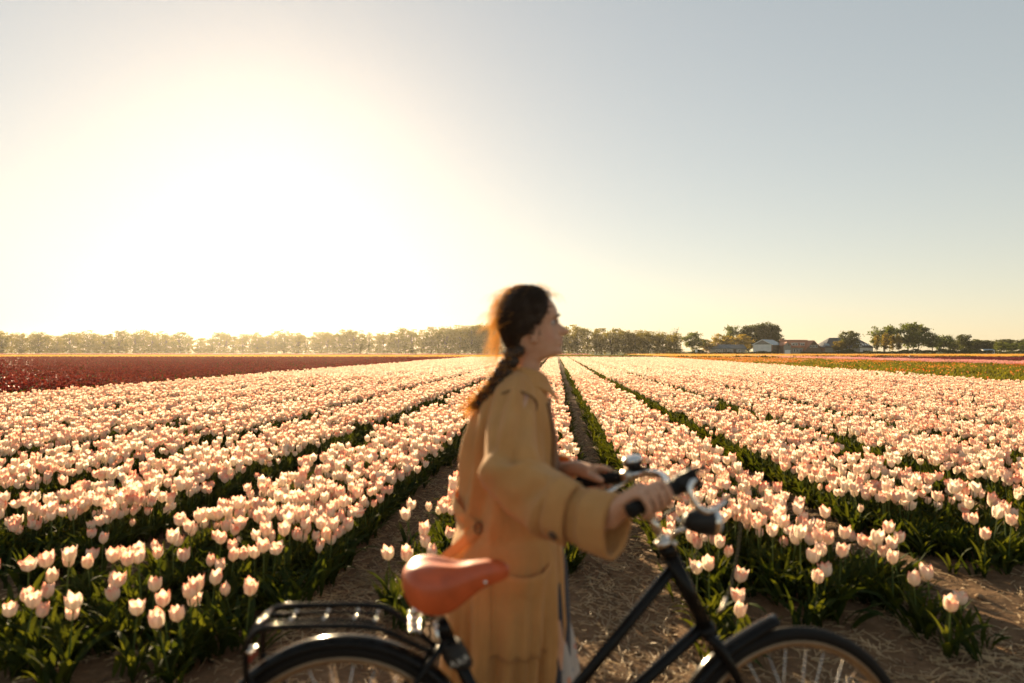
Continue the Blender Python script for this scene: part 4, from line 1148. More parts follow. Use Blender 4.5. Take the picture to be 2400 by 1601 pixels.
# chain case, cranks, pedals, stand (under the picture edge, still part of the bicycle)
cc = MB(); P = []
for i in range(40):
    t = i / 40; a = 2 * math.pi * t
    cx = 0.455 if math.cos(a) > 0 else 0.0; r0 = 0.10 if math.cos(a) > 0 else 0.055
    cz = 0.29 if math.cos(a) > 0 else 0.345
    P.append([(cx + r0 * k * math.cos(a), y_, cz + r0 * k * math.sin(a)) for k, y_ in ((0.2, -0.068), (0.95, -0.068), (1.0, -0.062), (1.0, -0.044), (0.2, -0.042))])
P.append(P[0]); cc.grid(P).build('chain_case', M['black_plastic'], bike)
for s, a in ((-1, -1.2), (1, 1.94)):
    e_ = Vector((0.455 + 0.17 * math.cos(a), s * 0.085, 0.29 + 0.17 * math.sin(a)))
    cr = MB().tube([(0.455, s * 0.072, 0.29), e_], [0.012, 0.009], 8).build('crank', M['worn_chrome'], bike)
    MB().box(e_ + Vector((0, s * 0.05, 0)), (0.09, 0.075, 0.022)).build('pedal', M['black_rubber'], cr, smooth=False)
MB().tube([(0.38, 0.03, 0.27), (0.22, 0.10, 0.20)], 0.009, 8).build('stand', M['black_paint'], bike)
# fork
f = MB()
for s in (-1, 1):
    f.tube([T(p, SM) for p in spline([(0.93, s * 0.012, 0.685), (0.955, s * 0.040, 0.655), (1.00, s * 0.050, 0.56), (1.07, s * 0.052, 0.43), (1.17, s * 0.054, 0.345)], 16)], [0.0145 - 0.006 * i / 15 for i in range(16)], 10)
f.tube([T((0.955, -0.042, 0.655), SM), T((0.955, 0.042, 0.655), SM)], 0.014, 10)
f.build('fork', M['black_paint'], bike)
for k, nm in ((0.255, 'headset_cup'), (-0.022, 'headset_cup')):
    MB().tube([AX0 + AXD * k, AX0 + AXD * (k + 0.016)], 0.0225, 16).build(nm, M['chrome'], bike)
for s in (-1, 1):
    MB().sphere(tuple(AX0 + AXD * 0.262 + Vector((0.02 * s + 0.004, -0.012, 0))), 0.008, 8, 6).build('headset_bolt', M['chrome'], bike)
# stem and handlebar
st_top = AX0 + AXD * 0.375
stem = MB().tube([AX0 + AXD * 0.26, AX0 + AXD * 0.36], 0.0115, 12).tube(spline([AX0 + AXD * 0.33, AX0 + AXD * 0.362 + Vector((0.006, 0, 0)), (0.800, 0, 1.046), (0.842, 0, 1.062)], 10), 0.0125, 12)
stem.tube([(0.845, -0.022, 1.064), (0.845, 0.022, 1.064)], 0.0175, 14).build('stem', M['chrome'], bike)
GN = [Vector((0.672, -0.252, 1.066)), Vector((0.800, -0.178, 1.106))]       # near grip, rear end and front end
GF = [Vector((0.640, 0.285, 1.026)), Vector((0.760, 0.205, 1.058))]
hb = MB()
pts_ = spline([GN[0], GN[1], (0.838, -0.142, 1.110), (0.856, -0.10, 1.092), (0.850, -0.05, 1.070), (0.845, 0, 1.064), (0.846, 0.05, 1.066), (0.842, 0.11, 1.078), (0.812, 0.165, 1.072), GF[1], GF[0]], 60)
bar = hb.tube(pts_, 0.0112, 12).build('handlebar', M['chrome'], bike)
for (a, b_) in (GN, GF):
    d = (b_ - a)
    prof = [a - d.normalized() * 0.004, a, a + d * 0.12, a + d * 0.5, a + d * 0.9, a + d * 0.98]
    MB().tube(prof, [0.012, 0.0185, 0.0175, 0.0165, 0.0175, 0.016], 14).build('grip', M['black_rubber'], bar)
d = (GN[1] - GN[0]).normalized()
h_ = MB().tube([GN[1] - d * 0.002, GN[1] + d * 0.028], [0.021, 0.020], 12).box(GN[1] + d * 0.02 + Vector((0.012, -0.006, 0.006)), (0.045, 0.030, 0.040), Matrix.Rotation(-0.5, 3, 'Y'))
h_.tube([GN[1] + d * 0.012 + Vector((0, 0, 0.018)), GN[1] + Vector((0.03, -0.014, 0.036)), GN[1] + Vector((0.062, -0.02, 0.046))], [0.008, 0.0065, 0.005], 8)
lev = h_.build('gear_shifter', M['black_plastic'], bar)
MB().tube(spline([GN[1] + Vector((0.036, -0.012, 0.018)), GN[1] + Vector((0.022, -0.022, -0.004)), (0.832, -0.205, 1.072), (0.856, -0.205, 1.052), (0.882, -0.196, 1.054), (0.915, -0.180, 1.068)], 20), [0.0085 - 0.004 * i / 19 for i in range(20)], 10).build('brake_lever', M['chrome'], bar)
MB().tube([GF[1] + Vector((0.012, -0.02, -0.006)), GF[1] + Vector((-0.05, -0.06, -0.03)), GF[1] + Vector((-0.125, -0.075, -0.045))], [0.006, 0.0055, 0.0065], 10).build('brake_lever', M['chrome'], bar)
dF = (GF[1] - GF[0]).normalized()
MB().tube([GF[1] - dF * 0.002, GF[1] + dF * 0.03], [0.019, 0.018], 12).build('lever_clamp', M['worn_chrome'], bar)
bc = GF[1] + Vector((0.028, 0.0, 0.035))
Mb = Matrix.Translation(bc) @ Matrix.Rotation(-0.22, 4, 'Y') @ Matrix.Rotation(0.1, 4, 'X')
be = MB().lathe([(0.012, -0.028), (0.012, -0.012), (0.024, -0.006), (0.029, 0.004), (0.029, 0.012), (0.024, 0.013)], Mb, 22).tube([bc + Vector((0.005, 0, -0.012)), bc + Vector((0.036, -0.004, -0.014)), bc + Vector((0.058, -0.008, -0.026))], [0.009, 0.007, 0.004], 8).build('bell', M['black_plastic'], bar)
MB().lathe([(0.0292, 0.012), (0.029, 0.017), (0.022, 0.023), (0.010, 0.026), (0.002, 0.0265)], Mb, 22).build('bell_dome', M['chrome'], be)
# cables
for pts_ in ([(0.915, -0.180, 1.068), (0.955, -0.15, 1.082), (0.99, -0.09, 1.04), (1.0, -0.045, 0.93), (0.985, -0.03, 0.82), (0.962, -0.026, 0.762)],
             [(0.80, 0.17, 1.07), (0.89, 0.13, 1.10), (0.93, 0.06, 1.05), (0.915, 0.0, 0.95), (0.885, -0.02, 0.85)]):
    MB().tube(spline(pts_, 30), 0.0026, 6).build('brake_cable', M['black_rubber'], bike)
MB().tube([(0.972, -0.028, 0.79), (0.962, -0.027, 0.762), (0.950, -0.026, 0.752)], [0.004, 0.004, 0.003], 8).build('cable_end', M['worn_chrome'], bike)
# head lamp on its bracket
lc = Vector((0.905, -0.03, 0.985))
Ml = Matrix.Translation(lc) @ Matrix.Rotation(R(90 + 3), 4, 'Y') @ Matrix.Rotation(0.0, 4, 'X')
Ml = Matrix.Translation(lc) @ Matrix.Rotation(R(4), 4, 'Z') @ Matrix.Rotation(R(92), 4, 'Y')
lamp = MB().lathe([(0.006, -0.044), (0.016, -0.041), (0.025, -0.030), (0.031, -0.012), (0.0345, 0.010), (0.0355, 0.030), (0.033, 0.031)], Ml, 26).build('head_lamp', M['black_plastic'], bike)
MB().lathe([(0.0362, 0.027), (0.0368, 0.033), (0.0362, 0.040), (0.033, 0.042)], Ml, 26).build('lamp_ring', M['chrome'], lamp)
MB().lathe([(0.033, 0.034), (0.0335, 0.041), (0.029, 0.048), (0.018, 0.053), (0.004, 0.055)], Ml, 26).build('lens', M['lens_glass'], lamp)
MB().tube(spline([AX0 + AXD * 0.272 + Vector((0.018, -0.01, 0)), (0.842, -0.02, 0.955), (0.868, -0.028, 0.968), (0.885, -0.03, 0.975)], 10), 0.0062, 8).build('lamp_bracket', M['chrome'], lamp)
MB().tube([(0.868, -0.028, 0.968), (0.852, -0.03, 0.985), (0.842, -0.03, 0.995)], 0.004, 8).build('bracket_screw', M['chrome'], lamp)
MB().tube(spline([(0.79, -0.03, 0.985), (0.815, -0.045, 1.01), (0.85, -0.06, 1.035), (0.875, -0.09, 1.05)], 12), 0.0035, 6).build('gear_cable', M['worn_chrome'], bike)
# ------------------------------------------------------------------ woman walking beside the bicycle
def cloth(name, col, tw=0.18, rough=0.85, weave=900.0, var=0.10, trans=None):
    m, nt, out = new_mat(name)
    p = nt.nodes.new('ShaderNodeBsdfPrincipled'); t = nt.nodes.new('ShaderNodeBsdfTranslucent')
    co = coords(nt); f = noise(nt, 9.0, 5, 0.65, co)
    c = ramp(nt, f, [(0.3, tuple(x * (1 - var) for x in col)), (0.7, tuple(min(1, x * (1 + var)) for x in col))])
    nt.links.new(c, p.inputs['Base Color']); p.inputs['Roughness'].default_value = rough; p.inputs['Specular IOR Level'].default_value = 0.2
    p.inputs['Sheen Weight'].default_value = 0.15
    if trans is None: nt.links.new(c, t.inputs['Color'])
    else: t.inputs['Color'].default_value = (*trans, 1)
    w = noise(nt, weave, 2, 0.5, co); w2 = noise(nt, 1.0, 4, 0.55, coords(nt, 'Object', (17, 17, 6)))
    nb = bump(nt, mathn(nt, 'ADD', mathn(nt, 'MULTIPLY', w, 0.06), w2), 0.55, 0.030)
    nt.links.new(nb, p.inputs['Normal']); nt.links.new(nb, t.inputs['Normal'])
    mx = nt.nodes.new('ShaderNodeMixShader'); mx.inputs[0].default_value = tw
    nt.links.new(p.outputs[0], mx.inputs[1]); nt.links.new(t.outputs[0], mx.inputs[2]); nt.links.new(mx.outputs[0], out.inputs[0])
    return m
M['coat_cotton'] = cloth('coat_cotton', (0.66, 0.36, 0.13), 0.27, trans=(0.85, 0.36, 0.06))
M['coat_inner_shade'] = cloth('coat_inner_shade', (0.20, 0.105, 0.048), 0.05)  # coat brown darkened as painted shade for the open front
M['navy_knit'] = cloth('navy_knit', (0.022, 0.027, 0.04), 0.03)
M['button'] = simple('button', (0.07, 0.045, 0.03), 0.35, var=0.2, scale=60)
m, nt, out = new_mat('floral_cotton'); M['floral_cotton'] = m
p = nt.nodes.new('ShaderNodeBsdfPrincipled'); co = coords(nt)
vo = nt.nodes.new('ShaderNodeTexVoronoi'); vo.inputs['Scale'].default_value = 26; nt.links.new(co, vo.inputs['Vector'])
dots = ramp(nt, vo.outputs['Distance'], [(0.0, (1, 1, 1)), (0.20, (1, 1, 1)), (0.30, (0, 0, 0))])
sep = nt.nodes.new('ShaderNodeSeparateColor'); nt.links.new(vo.outputs['Color'], sep.inputs[0])
dc = ramp(nt, sep.outputs[0], [(0.0, (0.50, 0.14, 0.08)), (0.5, (0.60, 0.25, 0.14)), (0.75, (0.22, 0.26, 0.30))], 'CONSTANT')
nt.links.new(mixc(nt, dots, (0.40, 0.37, 0.34), dc), p.inputs['Base Color']); p.inputs['Roughness'].default_value = 0.85
nt.links.new(p.outputs[0], out.inputs[0])
# skin: warm, lips a little redder
m, nt, out = new_mat('skin'); M['skin'] = m
p = nt.nodes.new('ShaderNodeBsdfPrincipled'); co = coords(nt)
f = noise(nt, 35.0, 4, 0.6, co)
c = ramp(nt, f, [(0.3, (0.50, 0.275, 0.17)), (0.7, (0.58, 0.335, 0.215))])
def blob(center, rad, soft):
    vm = nt.nodes.new('ShaderNodeVectorMath'); vm.operation = 'SUBTRACT'; nt.links.new(co, vm.inputs[0]); vm.inputs[1].default_value = center
    vs = nt.nodes.new('ShaderNodeVectorMath'); vs.operation = 'DIVIDE'; nt.links.new(vm.outputs[0], vs.inputs[0]); vs.inputs[1].default_value = rad
    ln = nt.nodes.new('ShaderNodeVectorMath'); ln.operation = 'LENGTH'; nt.links.new(vs.outputs[0], ln.inputs[0])
    return ramp(nt, ln.outputs['Value'], [(max(0, 1 - soft), (1, 1, 1)), (1.0, (0, 0, 0))])
c = mixc(nt, mathn(nt, 'MULTIPLY', blob((0.160, 0, 1.449), (0.02, 0.024, 0.0115), 0.4), 0.8), c, (0.42, 0.13, 0.10))
c = mixc(nt, mathn(nt, 'MULTIPLY', blob((0.125, -0.055, 1.468), (0.035, 0.03, 0.03), 0.9), 0.35), c, (0.58, 0.22, 0.14))
nt.links.new(c, p.inputs['Base Color']); p.inputs['Roughness'].default_value = 0.5; p.inputs['Specular IOR Level'].default_value = 0.35
p.inputs['Subsurface Weight'].default_value = 0.18; p.inputs['Subsurface Radius'].default_value = (0.012, 0.005, 0.003); p.inputs['Subsurface Scale'].default_value = 1.0
nt.links.new(bump(nt, f, 0.05, 0.002), p.inputs['Normal']); nt.links.new(p.outputs[0], out.inputs[0])
# hair: brown, glowing orange where light passes through
def hair_mat(name, col, tcol, tw):
    m, nt, out = new_mat(name)
    p = nt.nodes.new('ShaderNodeBsdfPrincipled'); t = nt.nodes.new('ShaderNodeBsdfTranslucent')
    co = coords(nt, 'Object', (55, 220, 40)); f = noise(nt, 1.0, 4, 0.6, co)
    nt.links.new(ramp(nt, f, [(0.3, tuple(c * 0.6 for c in col)), (0.7, tuple(c * 1.5 for c in col))]), p.inputs['Base Color'])
    p.inputs['Roughness'].default_value = 0.55; p.inputs['Specular IOR Level'].default_value = 0.25; t.inputs['Color'].default_value = (*tcol, 1)
    nb = bump(nt, f, 0.6, 0.004); nt.links.new(nb, p.inputs['Normal'])
    mx = nt.nodes.new('ShaderNodeMixShader'); mx.inputs[0].default_value = tw
    nt.links.new(p.outputs[0], mx.inputs[1]); nt.links.new(t.outputs[0], mx.inputs[2]); nt.links.new(mx.outputs[0], out.inputs[0])
    return m
M['hair'] = hair_mat('hair', (0.045, 0.028, 0.017), (0.20, 0.08, 0.02), 0.06)
M['hair_strand'] = hair_mat('hair_strand', (0.20, 0.11, 0.04), (1.0, 0.66, 0.24), 0.70)
M['eye_white'] = simple('eye_white', (0.45, 0.40, 0.36), 0.4, var=0.1, scale=80)
M['shoe'] = simple('shoe', (0.25, 0.14, 0.07), 0.5, var=0.2)

ORG = Vector((0.0, 2.17, 0.0))
BM = Matrix.Translation((-0.425, 1.722, 0)) @ Matrix.Rotation(R(3.4), 4, 'Z')
def wp(p): return Vector(p) - ORG                     # world to person coordinates
def itp(z, tab): return np.interp(z, [a for a, _ in tab], [b for _, b in tab])
XF = [(1.28, .10), (1.33, .086), (1.36, .088), (1.385, .094), (1.396, .112), (1.402, .134), (1.409, .147), (1.42, .152), (1.433, .149), (1.442, .151), (1.45, .1495), (1.457, .150), (1.466, .147), (1.484, .143), (1.50, .141), (1.512, .142), (1.522, .1455), (1.535, .1465), (1.55, .1435), (1.565, .137), (1.585, .121), (1.60, .103), (1.61, .086), (1.617, .06)]
XB = [(1.28, -.07), (1.33, -.028), (1.36, -.006), (1.39, .002), (1.42, -.004), (1.45, -.018), (1.49, -.032), (1.52, -.035), (1.55, -.032), (1.58, -.022), (1.60, -.008), (1.61, .008), (1.617, .032)]
HW = [(1.28, .10), (1.33, .058), (1.36, .050), (1.385, .048), (1.40, .050), (1.41, .052), (1.43, .059), (1.46, .066), (1.49, .071), (1.52, .0735), (1.55, .072), (1.58, .062), (1.60, .046), (1.61, .033), (1.617, .013)]
NOSE = [(1.456, 0), (1.462, .004), (1.467, .012), (1.474, .034), (1.482, .041), (1.488, .037), (1.498, .023), (1.508, .009), (1.516, .002), (1.522, 0)]
LIPS = [(1.427, 0), (1.435, .006), (1.4425, .0125), (1.4475, .009), (1.4495, .006), (1.453, .011), (1.4585, .0125), (1.465, .004), (1.468, 0)]
CHIN = [(1.40, 0), (1.408, .006), (1.42, .009), (1.429, .004), (1.436, 0)]
def head_pt(z, ph, swell=0.0):
    xf, xb, hw = itp(z, XF), itp(z, XB), itp(z, HW)
    xc = np.clip(0.30 * xf + 0.70 * xb + 0.012, xb, xf) if z > 1.40 else 0.5 * (xf + xb)
    if 1.38 < z < 1.44: xc = 0.5 * (xf + xb) * (1 - (z - 1.38) / 0.06) + (0.30 * xf + 0.70 * xb + 0.012) * ((z - 1.38) / 0.06)
    c, s = math.cos(ph), math.sin(ph)
    y = hw * math.copysign(abs(s) ** 0.92, s)
    if c >= 0:
        x = xc + (xf - xc) * abs(c) ** 0.80
        g = lambda sg: math.exp(-(y / sg) ** 2)
        x += itp(z, NOSE) * g(0.0095 + 0.10 * itp(z, NOSE)) + itp(z, LIPS) * g(0.021) * 0.9 + itp(z, CHIN) * g(0.018)
        x -= 0.0095 * math.exp(-((z - 1.508) / 0.012) ** 2) * math.exp(-((abs(y) - 0.031) / 0.014) ** 2)      # eye sockets
        x += 0.004 * math.exp(-((z - 1.528) / 0.008) ** 2) * math.exp(-((abs(y) - 0.03) / 0.02) ** 2)          # brow
    else: x = xc + (xb - xc) * abs(c) ** 0.9 * -math.copysign(1, c)
    if swell:
        q = Vector((x - xc, y, (z - 1.51) * 0.9)); q = q.normalized() * swell
        return (x + q.x, y + q.y, z + q.z * (1.0 if z > 1.5 else 0.3))
    return (x, y, z)
body = MB()
zs = np.concatenate([np.linspace(1.285, 1.395, 14), np.linspace(1.400, 1.53, 60), np.linspace(1.536, 1.617, 26)])
NPH = 96
P = [[head_pt(z, 2 * math.pi * k / NPH) for k in range(NPH)] for z in zs]
body.grid(P, wrap=True); base = body.n - len(zs) * NPH
body.f.append([base + k for k in range(NPH)][::-1]); body.f.append([base + (len(zs) - 1) * NPH + k for k in range(NPH)]); body.m += [0, 0]
for s in (-1, 1):                                     # ears
    ec = Vector((0.066, s * 0.072, 1.474))
    body.sphere(ec, (0.013, 0.008, 0.023), 14, 10)
    body.tube([ec + Vector((0.014 * math.cos(a) - 0.004, s * 0.006, 0.028 * math.sin(a) + 0.002)) for a in np.linspace(-1.9, 4.0 - 1.2, 14)], [0.005] * 14, 8)
    body.tube([ec + Vector((0.004, -s * 0.004, -0.02)), ec + Vector((0.006, -s * 0.003, -0.031))], [0.008, 0.006], 8)
# trunk
TR = [(0.80, -.10, .10, .145), (0.88, -.115, .10, .155), (0.98, -.095, .09, .13), (1.08, -.095, .10, .135), (1.18, -.10, .105, .155), (1.26, -.09, .09, .165), (1.30, -.07, .08, .14), (1.335, -.02, .085, .06)]
P = []
for z, xb, xf, hw in TR:
    P.append([((xf + xb) / 2 + (xf - xb) / 2 * math.cos(a), hw * math.sin(a), z) for a in np.linspace(0, 2 * math.pi, 33)[:-1]])
body.grid(P, wrap=True); base = body.n - len(TR) * 32
body.f.append([base + k for k in range(32)][::-1]); body.f.append([base + (len(TR) - 1) * 32 + k for k in range(32)]); body.m += [0, 0]
# legs, near leg stepping forward
LEGS = [((0.0, -0.08, 0.86), (0.105, -0.085, 0.47), (0.085, -0.085, 0.09), 0.0), ((0.0, 0.08, 0.86), (0.015, 0.085, 0.47), (-0.16, 0.085, 0.13), -0.35)]
for hip, kn, an_, fl in LEGS:
    pts_ = spline([hip, tuple(np.array(hip) * 0.5 + np.array(kn) * 0.5 + np.array((0.012, 0, 0))), kn, tuple(np.array(kn) * 0.55 + np.array(an_) * 0.45 + np.array((-0.012, 0, 0))), an_], 17)
    body.tube(pts_, list(np.interp(np.linspace(0, 1, 17), [0, .25, .5, .66, .85, 1], [.088, .078, .055, .054, .038, .034])), 16)
    a = Vector(an_); d = Vector((math.cos(fl), 0, math.sin(fl)))
    body.tube([a + Vector((-0.02, 0, -0.03)), a + d * 0.06 + Vector((0, 0, -0.04)), a + d * 0.14 + Vector((0, 0, -0.055))], [0.034, 0.032, 0.022], 12)
# arms
SH_N, EL_N, WR_N = wp((0.01, 2.02, 1.275)), wp((0.018, 1.825, 1.045)), wp((0.230, 1.634, 1.012))
SH_F, EL_F, WR_F = wp((0.01, 2.325, 1.275)), wp((0.03, 2.33, 1.03)), wp((0.165, 2.125, 1.052))
for S, E, W in ((SH_N, EL_N, WR_N), (SH_F, EL_F, WR_F)):
    body.tube([S, S.lerp(E, .5), E, E.lerp(W, .3), E.lerp(W, .7), W], [.048, .040, .034, .031, .025, .022], 14)
# hands closed over the grips
def hand(wrist, g0, g1, side):
    """palm on top of the grip, fingers over its outer side; side = direction (world) to the outer side"""
    g = (g1 - g0).normalized(); n = Vector(side); n = (n - g * n.dot(g)).normalized(); up = g.cross(n) if g.cross(n).z > 0 else n.cross(g)
    mid = g0 + (g1 - g0) * 0.40
    r = 0.0175
    # palm: flat slab from wrist over the grip
    k0 = mid + up * (r + 0.008) - n * 0.010
    body.tube([wrist, wrist.lerp(k0, 0.45) + up * 0.006, k0], [0.022, 0.025, 0.021], 12)
    for j in range(4):
        off = (j - 1.5) * 0.0222
        kn = mid + g * off + up * (r + 0.0145 - 0.002 * abs(j - 1.6)) + n * (0.008)
        ln = (0.92, 1.0, 1.03, 0.95)[3 - j]
        root = wrist.lerp(k0, 0.62) + g * off * 0.7 + up * 0.004
        p1 = mid + g * (off + 0.001) + n * (r + 0.0125) + up * 0.010
        p2 = mid + g * (off + 0.001) + n * (r + 0.0085) - up * (0.014 * ln)
        p3 = mid + g * (off - 0.001) + n * (0.004) - up * (r + 0.0085 * ln)
        body.tube(spline([root, kn, p1, p2, p3], 15), list(np.interp(np.linspace(0, 1, 15), [0, .25, .5, .75, 1], [.0098, .0094, .0084, .0078, .0064])), 10)
    # thumb on the inner side, lying along the grip
    t0 = wrist.lerp(k0, 0.35) - n * 0.008; t1 = mid + g * 0.012 - n * (r + 0.010) + up * 0.010; t2 = mid + g * 0.034 - n * (r + 0.006) - up * 0.004
    body.tube(spline([t0, t1, t2], 9), [.013, .0125, .012, .0115, .011, .0105, .0098, .009, .007], 10)
gN = [wp(BM @ q) for q in GN]; gF = [wp(BM @ q) for q in GF]
hand(WR_N, gN[0], gN[1], (0.5, -0.85, 0.0))
hand(WR_F, gF[0], gF[1], (0.5, 0.85, 0.0))
tmp = body.build('body_raw', M['skin'])
md = tmp.modifiers.new('r', 'REMESH'); md.mode = 'VOXEL'; md.voxel_size = 0.0029; md.use_smooth_shade = True
md = tmp.modifiers.new('s', 'SMOOTH'); md.factor = 0.5; md.iterations = 2
dg = bpy.context.evaluated_depsgraph_get()
pme = bpy.data.meshes.new_from_object(tmp.evaluated_get(dg)); pme.name = 'person'
bpy.data.objects.remove(tmp)
pme.polygons.foreach_set('use_smooth', [True] * len(pme.polygons))
person = put('person', pme, None, ORG)
tag(person, 'woman with braided brown hair in long tan coat pushing the bicycle, looking right', 'person')
for s in (-1, 1):
    ey = MB().sphere((0.1245, s * 0.031, 1.508), 0.0115, 14, 10).build('eye', M['eye_white'], person)
    MB().sphere((0.1315, s * 0.0315, 1.508), (0.006, 0.006, 0.006), 10, 8).build('iris', M['button'], ey)
    MB().tube(spline([(0.1415, s * 0.018, 1.5105), (0.1455, s * 0.030, 1.514), (0.136, s * 0.044, 1.5095)], 9), [.0012, .0024, .003, .003, .003, .003, .0028, .0022, .0012], 6).build('eyelash', M['hair'], person)
    MB().tube(spline([(0.1475, s * 0.014, 1.5285), (0.1485, s * 0.028, 1.5335), (0.140, s * 0.046, 1.5285)], 9), [.0014, .0030, .0038, .0038, .0036, .0032, .0026, .0020, .0008], 6).build('eyebrow', M['hair'], person)
for hip, kn, an_, fl in LEGS:
    a = Vector(an_); d = Vector((math.cos(fl), 0, math.sin(fl)))
    P = []
    for t, w_, h_ in ((-.055, .012, .03), (-.05, .026, .05), (-.02, .032, .062), (.05, .036, .055), (.11, .038, .042), (.15, .030, .034), (.168, .012, .024)):
        c_ = a + d * t + Vector((0, 0, -0.088))
        P.append([tuple(c_ + Vector((0, w_ * math.cos(q_), 0)) + Vector((0, 0, 0.5 * h_ + 0.5 * h_ * math.sin(q_)))) for q_ in np.linspace(0, 2 * math.pi, 15)[:-1]])
    MB().grid(P, wrap=True).build('shoe', M['shoe'], person)

# ---- hair
def xh(z): return itp(z, [(1.38, .015), (1.417, .026), (1.457, .036), (1.470, .050), (1.484, .070), (1.50, .088), (1.523, .106), (1.55, .118), (1.576, .120), (1.60, .112), (1.617, .10), (1.63, .1)])
P = []; zs = np.linspace(1.392, 1.6168, 60)
for z in zs:
    r_ = []
    for k in range(96):
        ph = 2 * math.pi * k / 96; b_ = head_pt(z, ph)
        inn = smooth01(np.array([(xh(z) - b_[0]) / 0.018]))[0] * smooth01(np.array([(z - 1.392) / 0.02]))[0]
        th = -0.006 + 0.0185 * inn + 0.002 * inn * math.sin(ph * 23 + z * 60)
        th += 0.006 * inn * math.exp(-((z - 1.545) / 0.05) ** 2) * (1 if b_[0] < 0.05 else 0.3)
        r_.append(head_pt(z, ph, th))
    P.append(r_)
hb_ = MB().grid(P, wrap=True)
base = hb_.n - 96; hb_.f.append([base + k for k in range(96)]); hb_.m.append(0)
hair = hb_.build('hair', M['hair'], person)
md = hair.modifiers.new('sm', 'SMOOTH'); md.iterations = 2
# strands combed back over the cap to the nape, and loose ones lit from behind
def strands(name, lines, r0, mat, parent):
    mb = MB()
    for l_ in lines: mb.tube(l_, [r0 * (1 - 0.6 * i / (len(l_) - 1)) for i in range(len(l_))], 3, caps=False)
    o = mb.build(name, mat, parent); return o
rs = random.Random(5); lines = []
for i in range(520):
    z0 = rs.uniform(1.47, 1.615); sd_ = rs.choice((-1, -1, 1)); ph0 = sd_ * rs.uniform(0.1, 1.5)
    b_ = head_pt(z0, ph0)
    if b_[0] > xh(z0) or b_[0] < 0.02: ph0 = sd_ * rs.uniform(1.2, 1.9)
    z1 = rs.uniform(1.40, 1.45); ph1 = sd_ * rs.uniform(2.2, 3.0); l_ = []
    lift = 0.013 + abs(rs.gauss(0, 0.003))
    for t in np.linspace(0, 1, 9):
        z = z0 + (z1 - z0) * t ** 1.6 + 0.012 * math.sin(math.pi * t); z = min(z, 1.616)
        l_.append(head_pt(z, ph0 + (ph1 - ph0) * t ** 0.9, lift * (0.85 + 0.4 * math.sin(math.pi * t))))
    lines.append(l_)
strands('combed_strands', lines, 0.0009, M['hair'], hair)
lines = []
for i in range(420):                                   # crown flyaways
    z0 = rs.uniform(1.50, 1.616); ph0 = rs.gauss(math.pi, 0.5) if z0 < 1.585 else rs.uniform(1.0, 5.3); a = Vector(head_pt(z0, ph0, 0.012)); n_ = (a - Vector((0.04, 0, 1.5))).normalized()
    L = abs(rs.gauss(0.0, 0.010)) + 0.004; tang = Vector((-0.6, rs.uniform(-.5, .5), -0.3)).normalized()
    l_ = [a + tang * (L * 2.2 * t) + n_ * (L * 0.9 * math.sin(t * 2.3)) + Vector((0, 0, -0.01 * t * t)) for t in np.linspace(0, 1, 6)]
    lines.append(l_)
for i in range(26):                                    # wisps above the forehead
    a = Vector(head_pt(rs.uniform(1.580, 1.612), rs.gauss(0, 0.9), 0.008)); L = rs.uniform(0.012, 0.05)
    lines.append([a + Vector((L * t, rs.gauss(0, .002), 0.022 * math.sin(t * 2.4) - 0.03 * t * t)) for t in np.linspace(0, 1, 6)])
for i in range(70):                                   # loose hair behind the nape
    a = Vector((rs.uniform(-0.052, -0.035), rs.uniform(-0.035, 0.045), rs.uniform(1.44, 1.53))); L = rs.uniform(0.06, 0.13)
    bx = rs.uniform(-0.055, 0.0)
    wv = rs.uniform(2, 6); wa = rs.uniform(0.002, 0.010); lines.append([a + Vector((bx * t * (1.4 - t * 0.5) + wa * math.sin(wv * t + i), 0.02 * math.sin(t * 3 + i), -L * t)) for t in np.linspace(0, 1, 9)])
strands('flyaway_strands', lines, 0.0008, M['hair_strand'], hair)
# braid: alternating lobes along the path
bp = spline([(0.012, -0.055, 1.425), (-0.004, -0.085, 1.392), (-0.022, -0.098, 1.362), (-0.040, -0.105, 1.338), (-0.058, -0.106, 1.315), (-0.077, -0.102, 1.292), (-0.096, -0.094, 1.272), (-0.112, -0.086, 1.255)], 60)
bp = [Vector(q) for q in bp]
brm = MB(); nl_ = 13
for i in range(nl_):
    t = i / (nl_ - 1); k = int(t * 52) + 2; c_ = bp[k]; d = (bp[k + 3] - bp[k - 2]).normalized()
    sdv = d.cross(Vector((0, -1, 0.3))).normalized(); nv_ = sdv.cross(d)
    s = 1 if i % 2 else -1; rr = 0.0185 - 0.006 * t
    a = c_ - d * rr * 1.1 + sdv * s * rr * 1.05; m1 = c_ + sdv * s * rr * 0.62 + nv_ * rr * 0.35; e_ = c_ + d * rr * 1.35 - sdv * s * rr * 0.45 - nv_ * rr * 0.1
    brm.tube(spline([a, m1, e_], 9), [rr * q for q in (.35, .68, .88, .98, 1.0, .95, .82, .6, .25)], 10)
br = brm.build('braid', M['hair'], hair)
d = (bp[-1] - bp[-6]).normalized()
MB().tube([bp[-5], bp[-3]], [0.009, 0.009], 10).build('hair_tie', M['button'], br)
lines = []
for i in range(150):
    v_ = Vector((rs.gauss(0, .012), rs.gauss(0, .010), rs.gauss(0, .010))); lines.append([bp[-4] + v_ * 0.3, bp[-2] + v_ * 0.8 + d * 0.006, bp[-1] + v_ * 1.3 + d * 0.012, bp[-1] + v_ * 1.7 + d * rs.uniform(0.02, 0.035)])
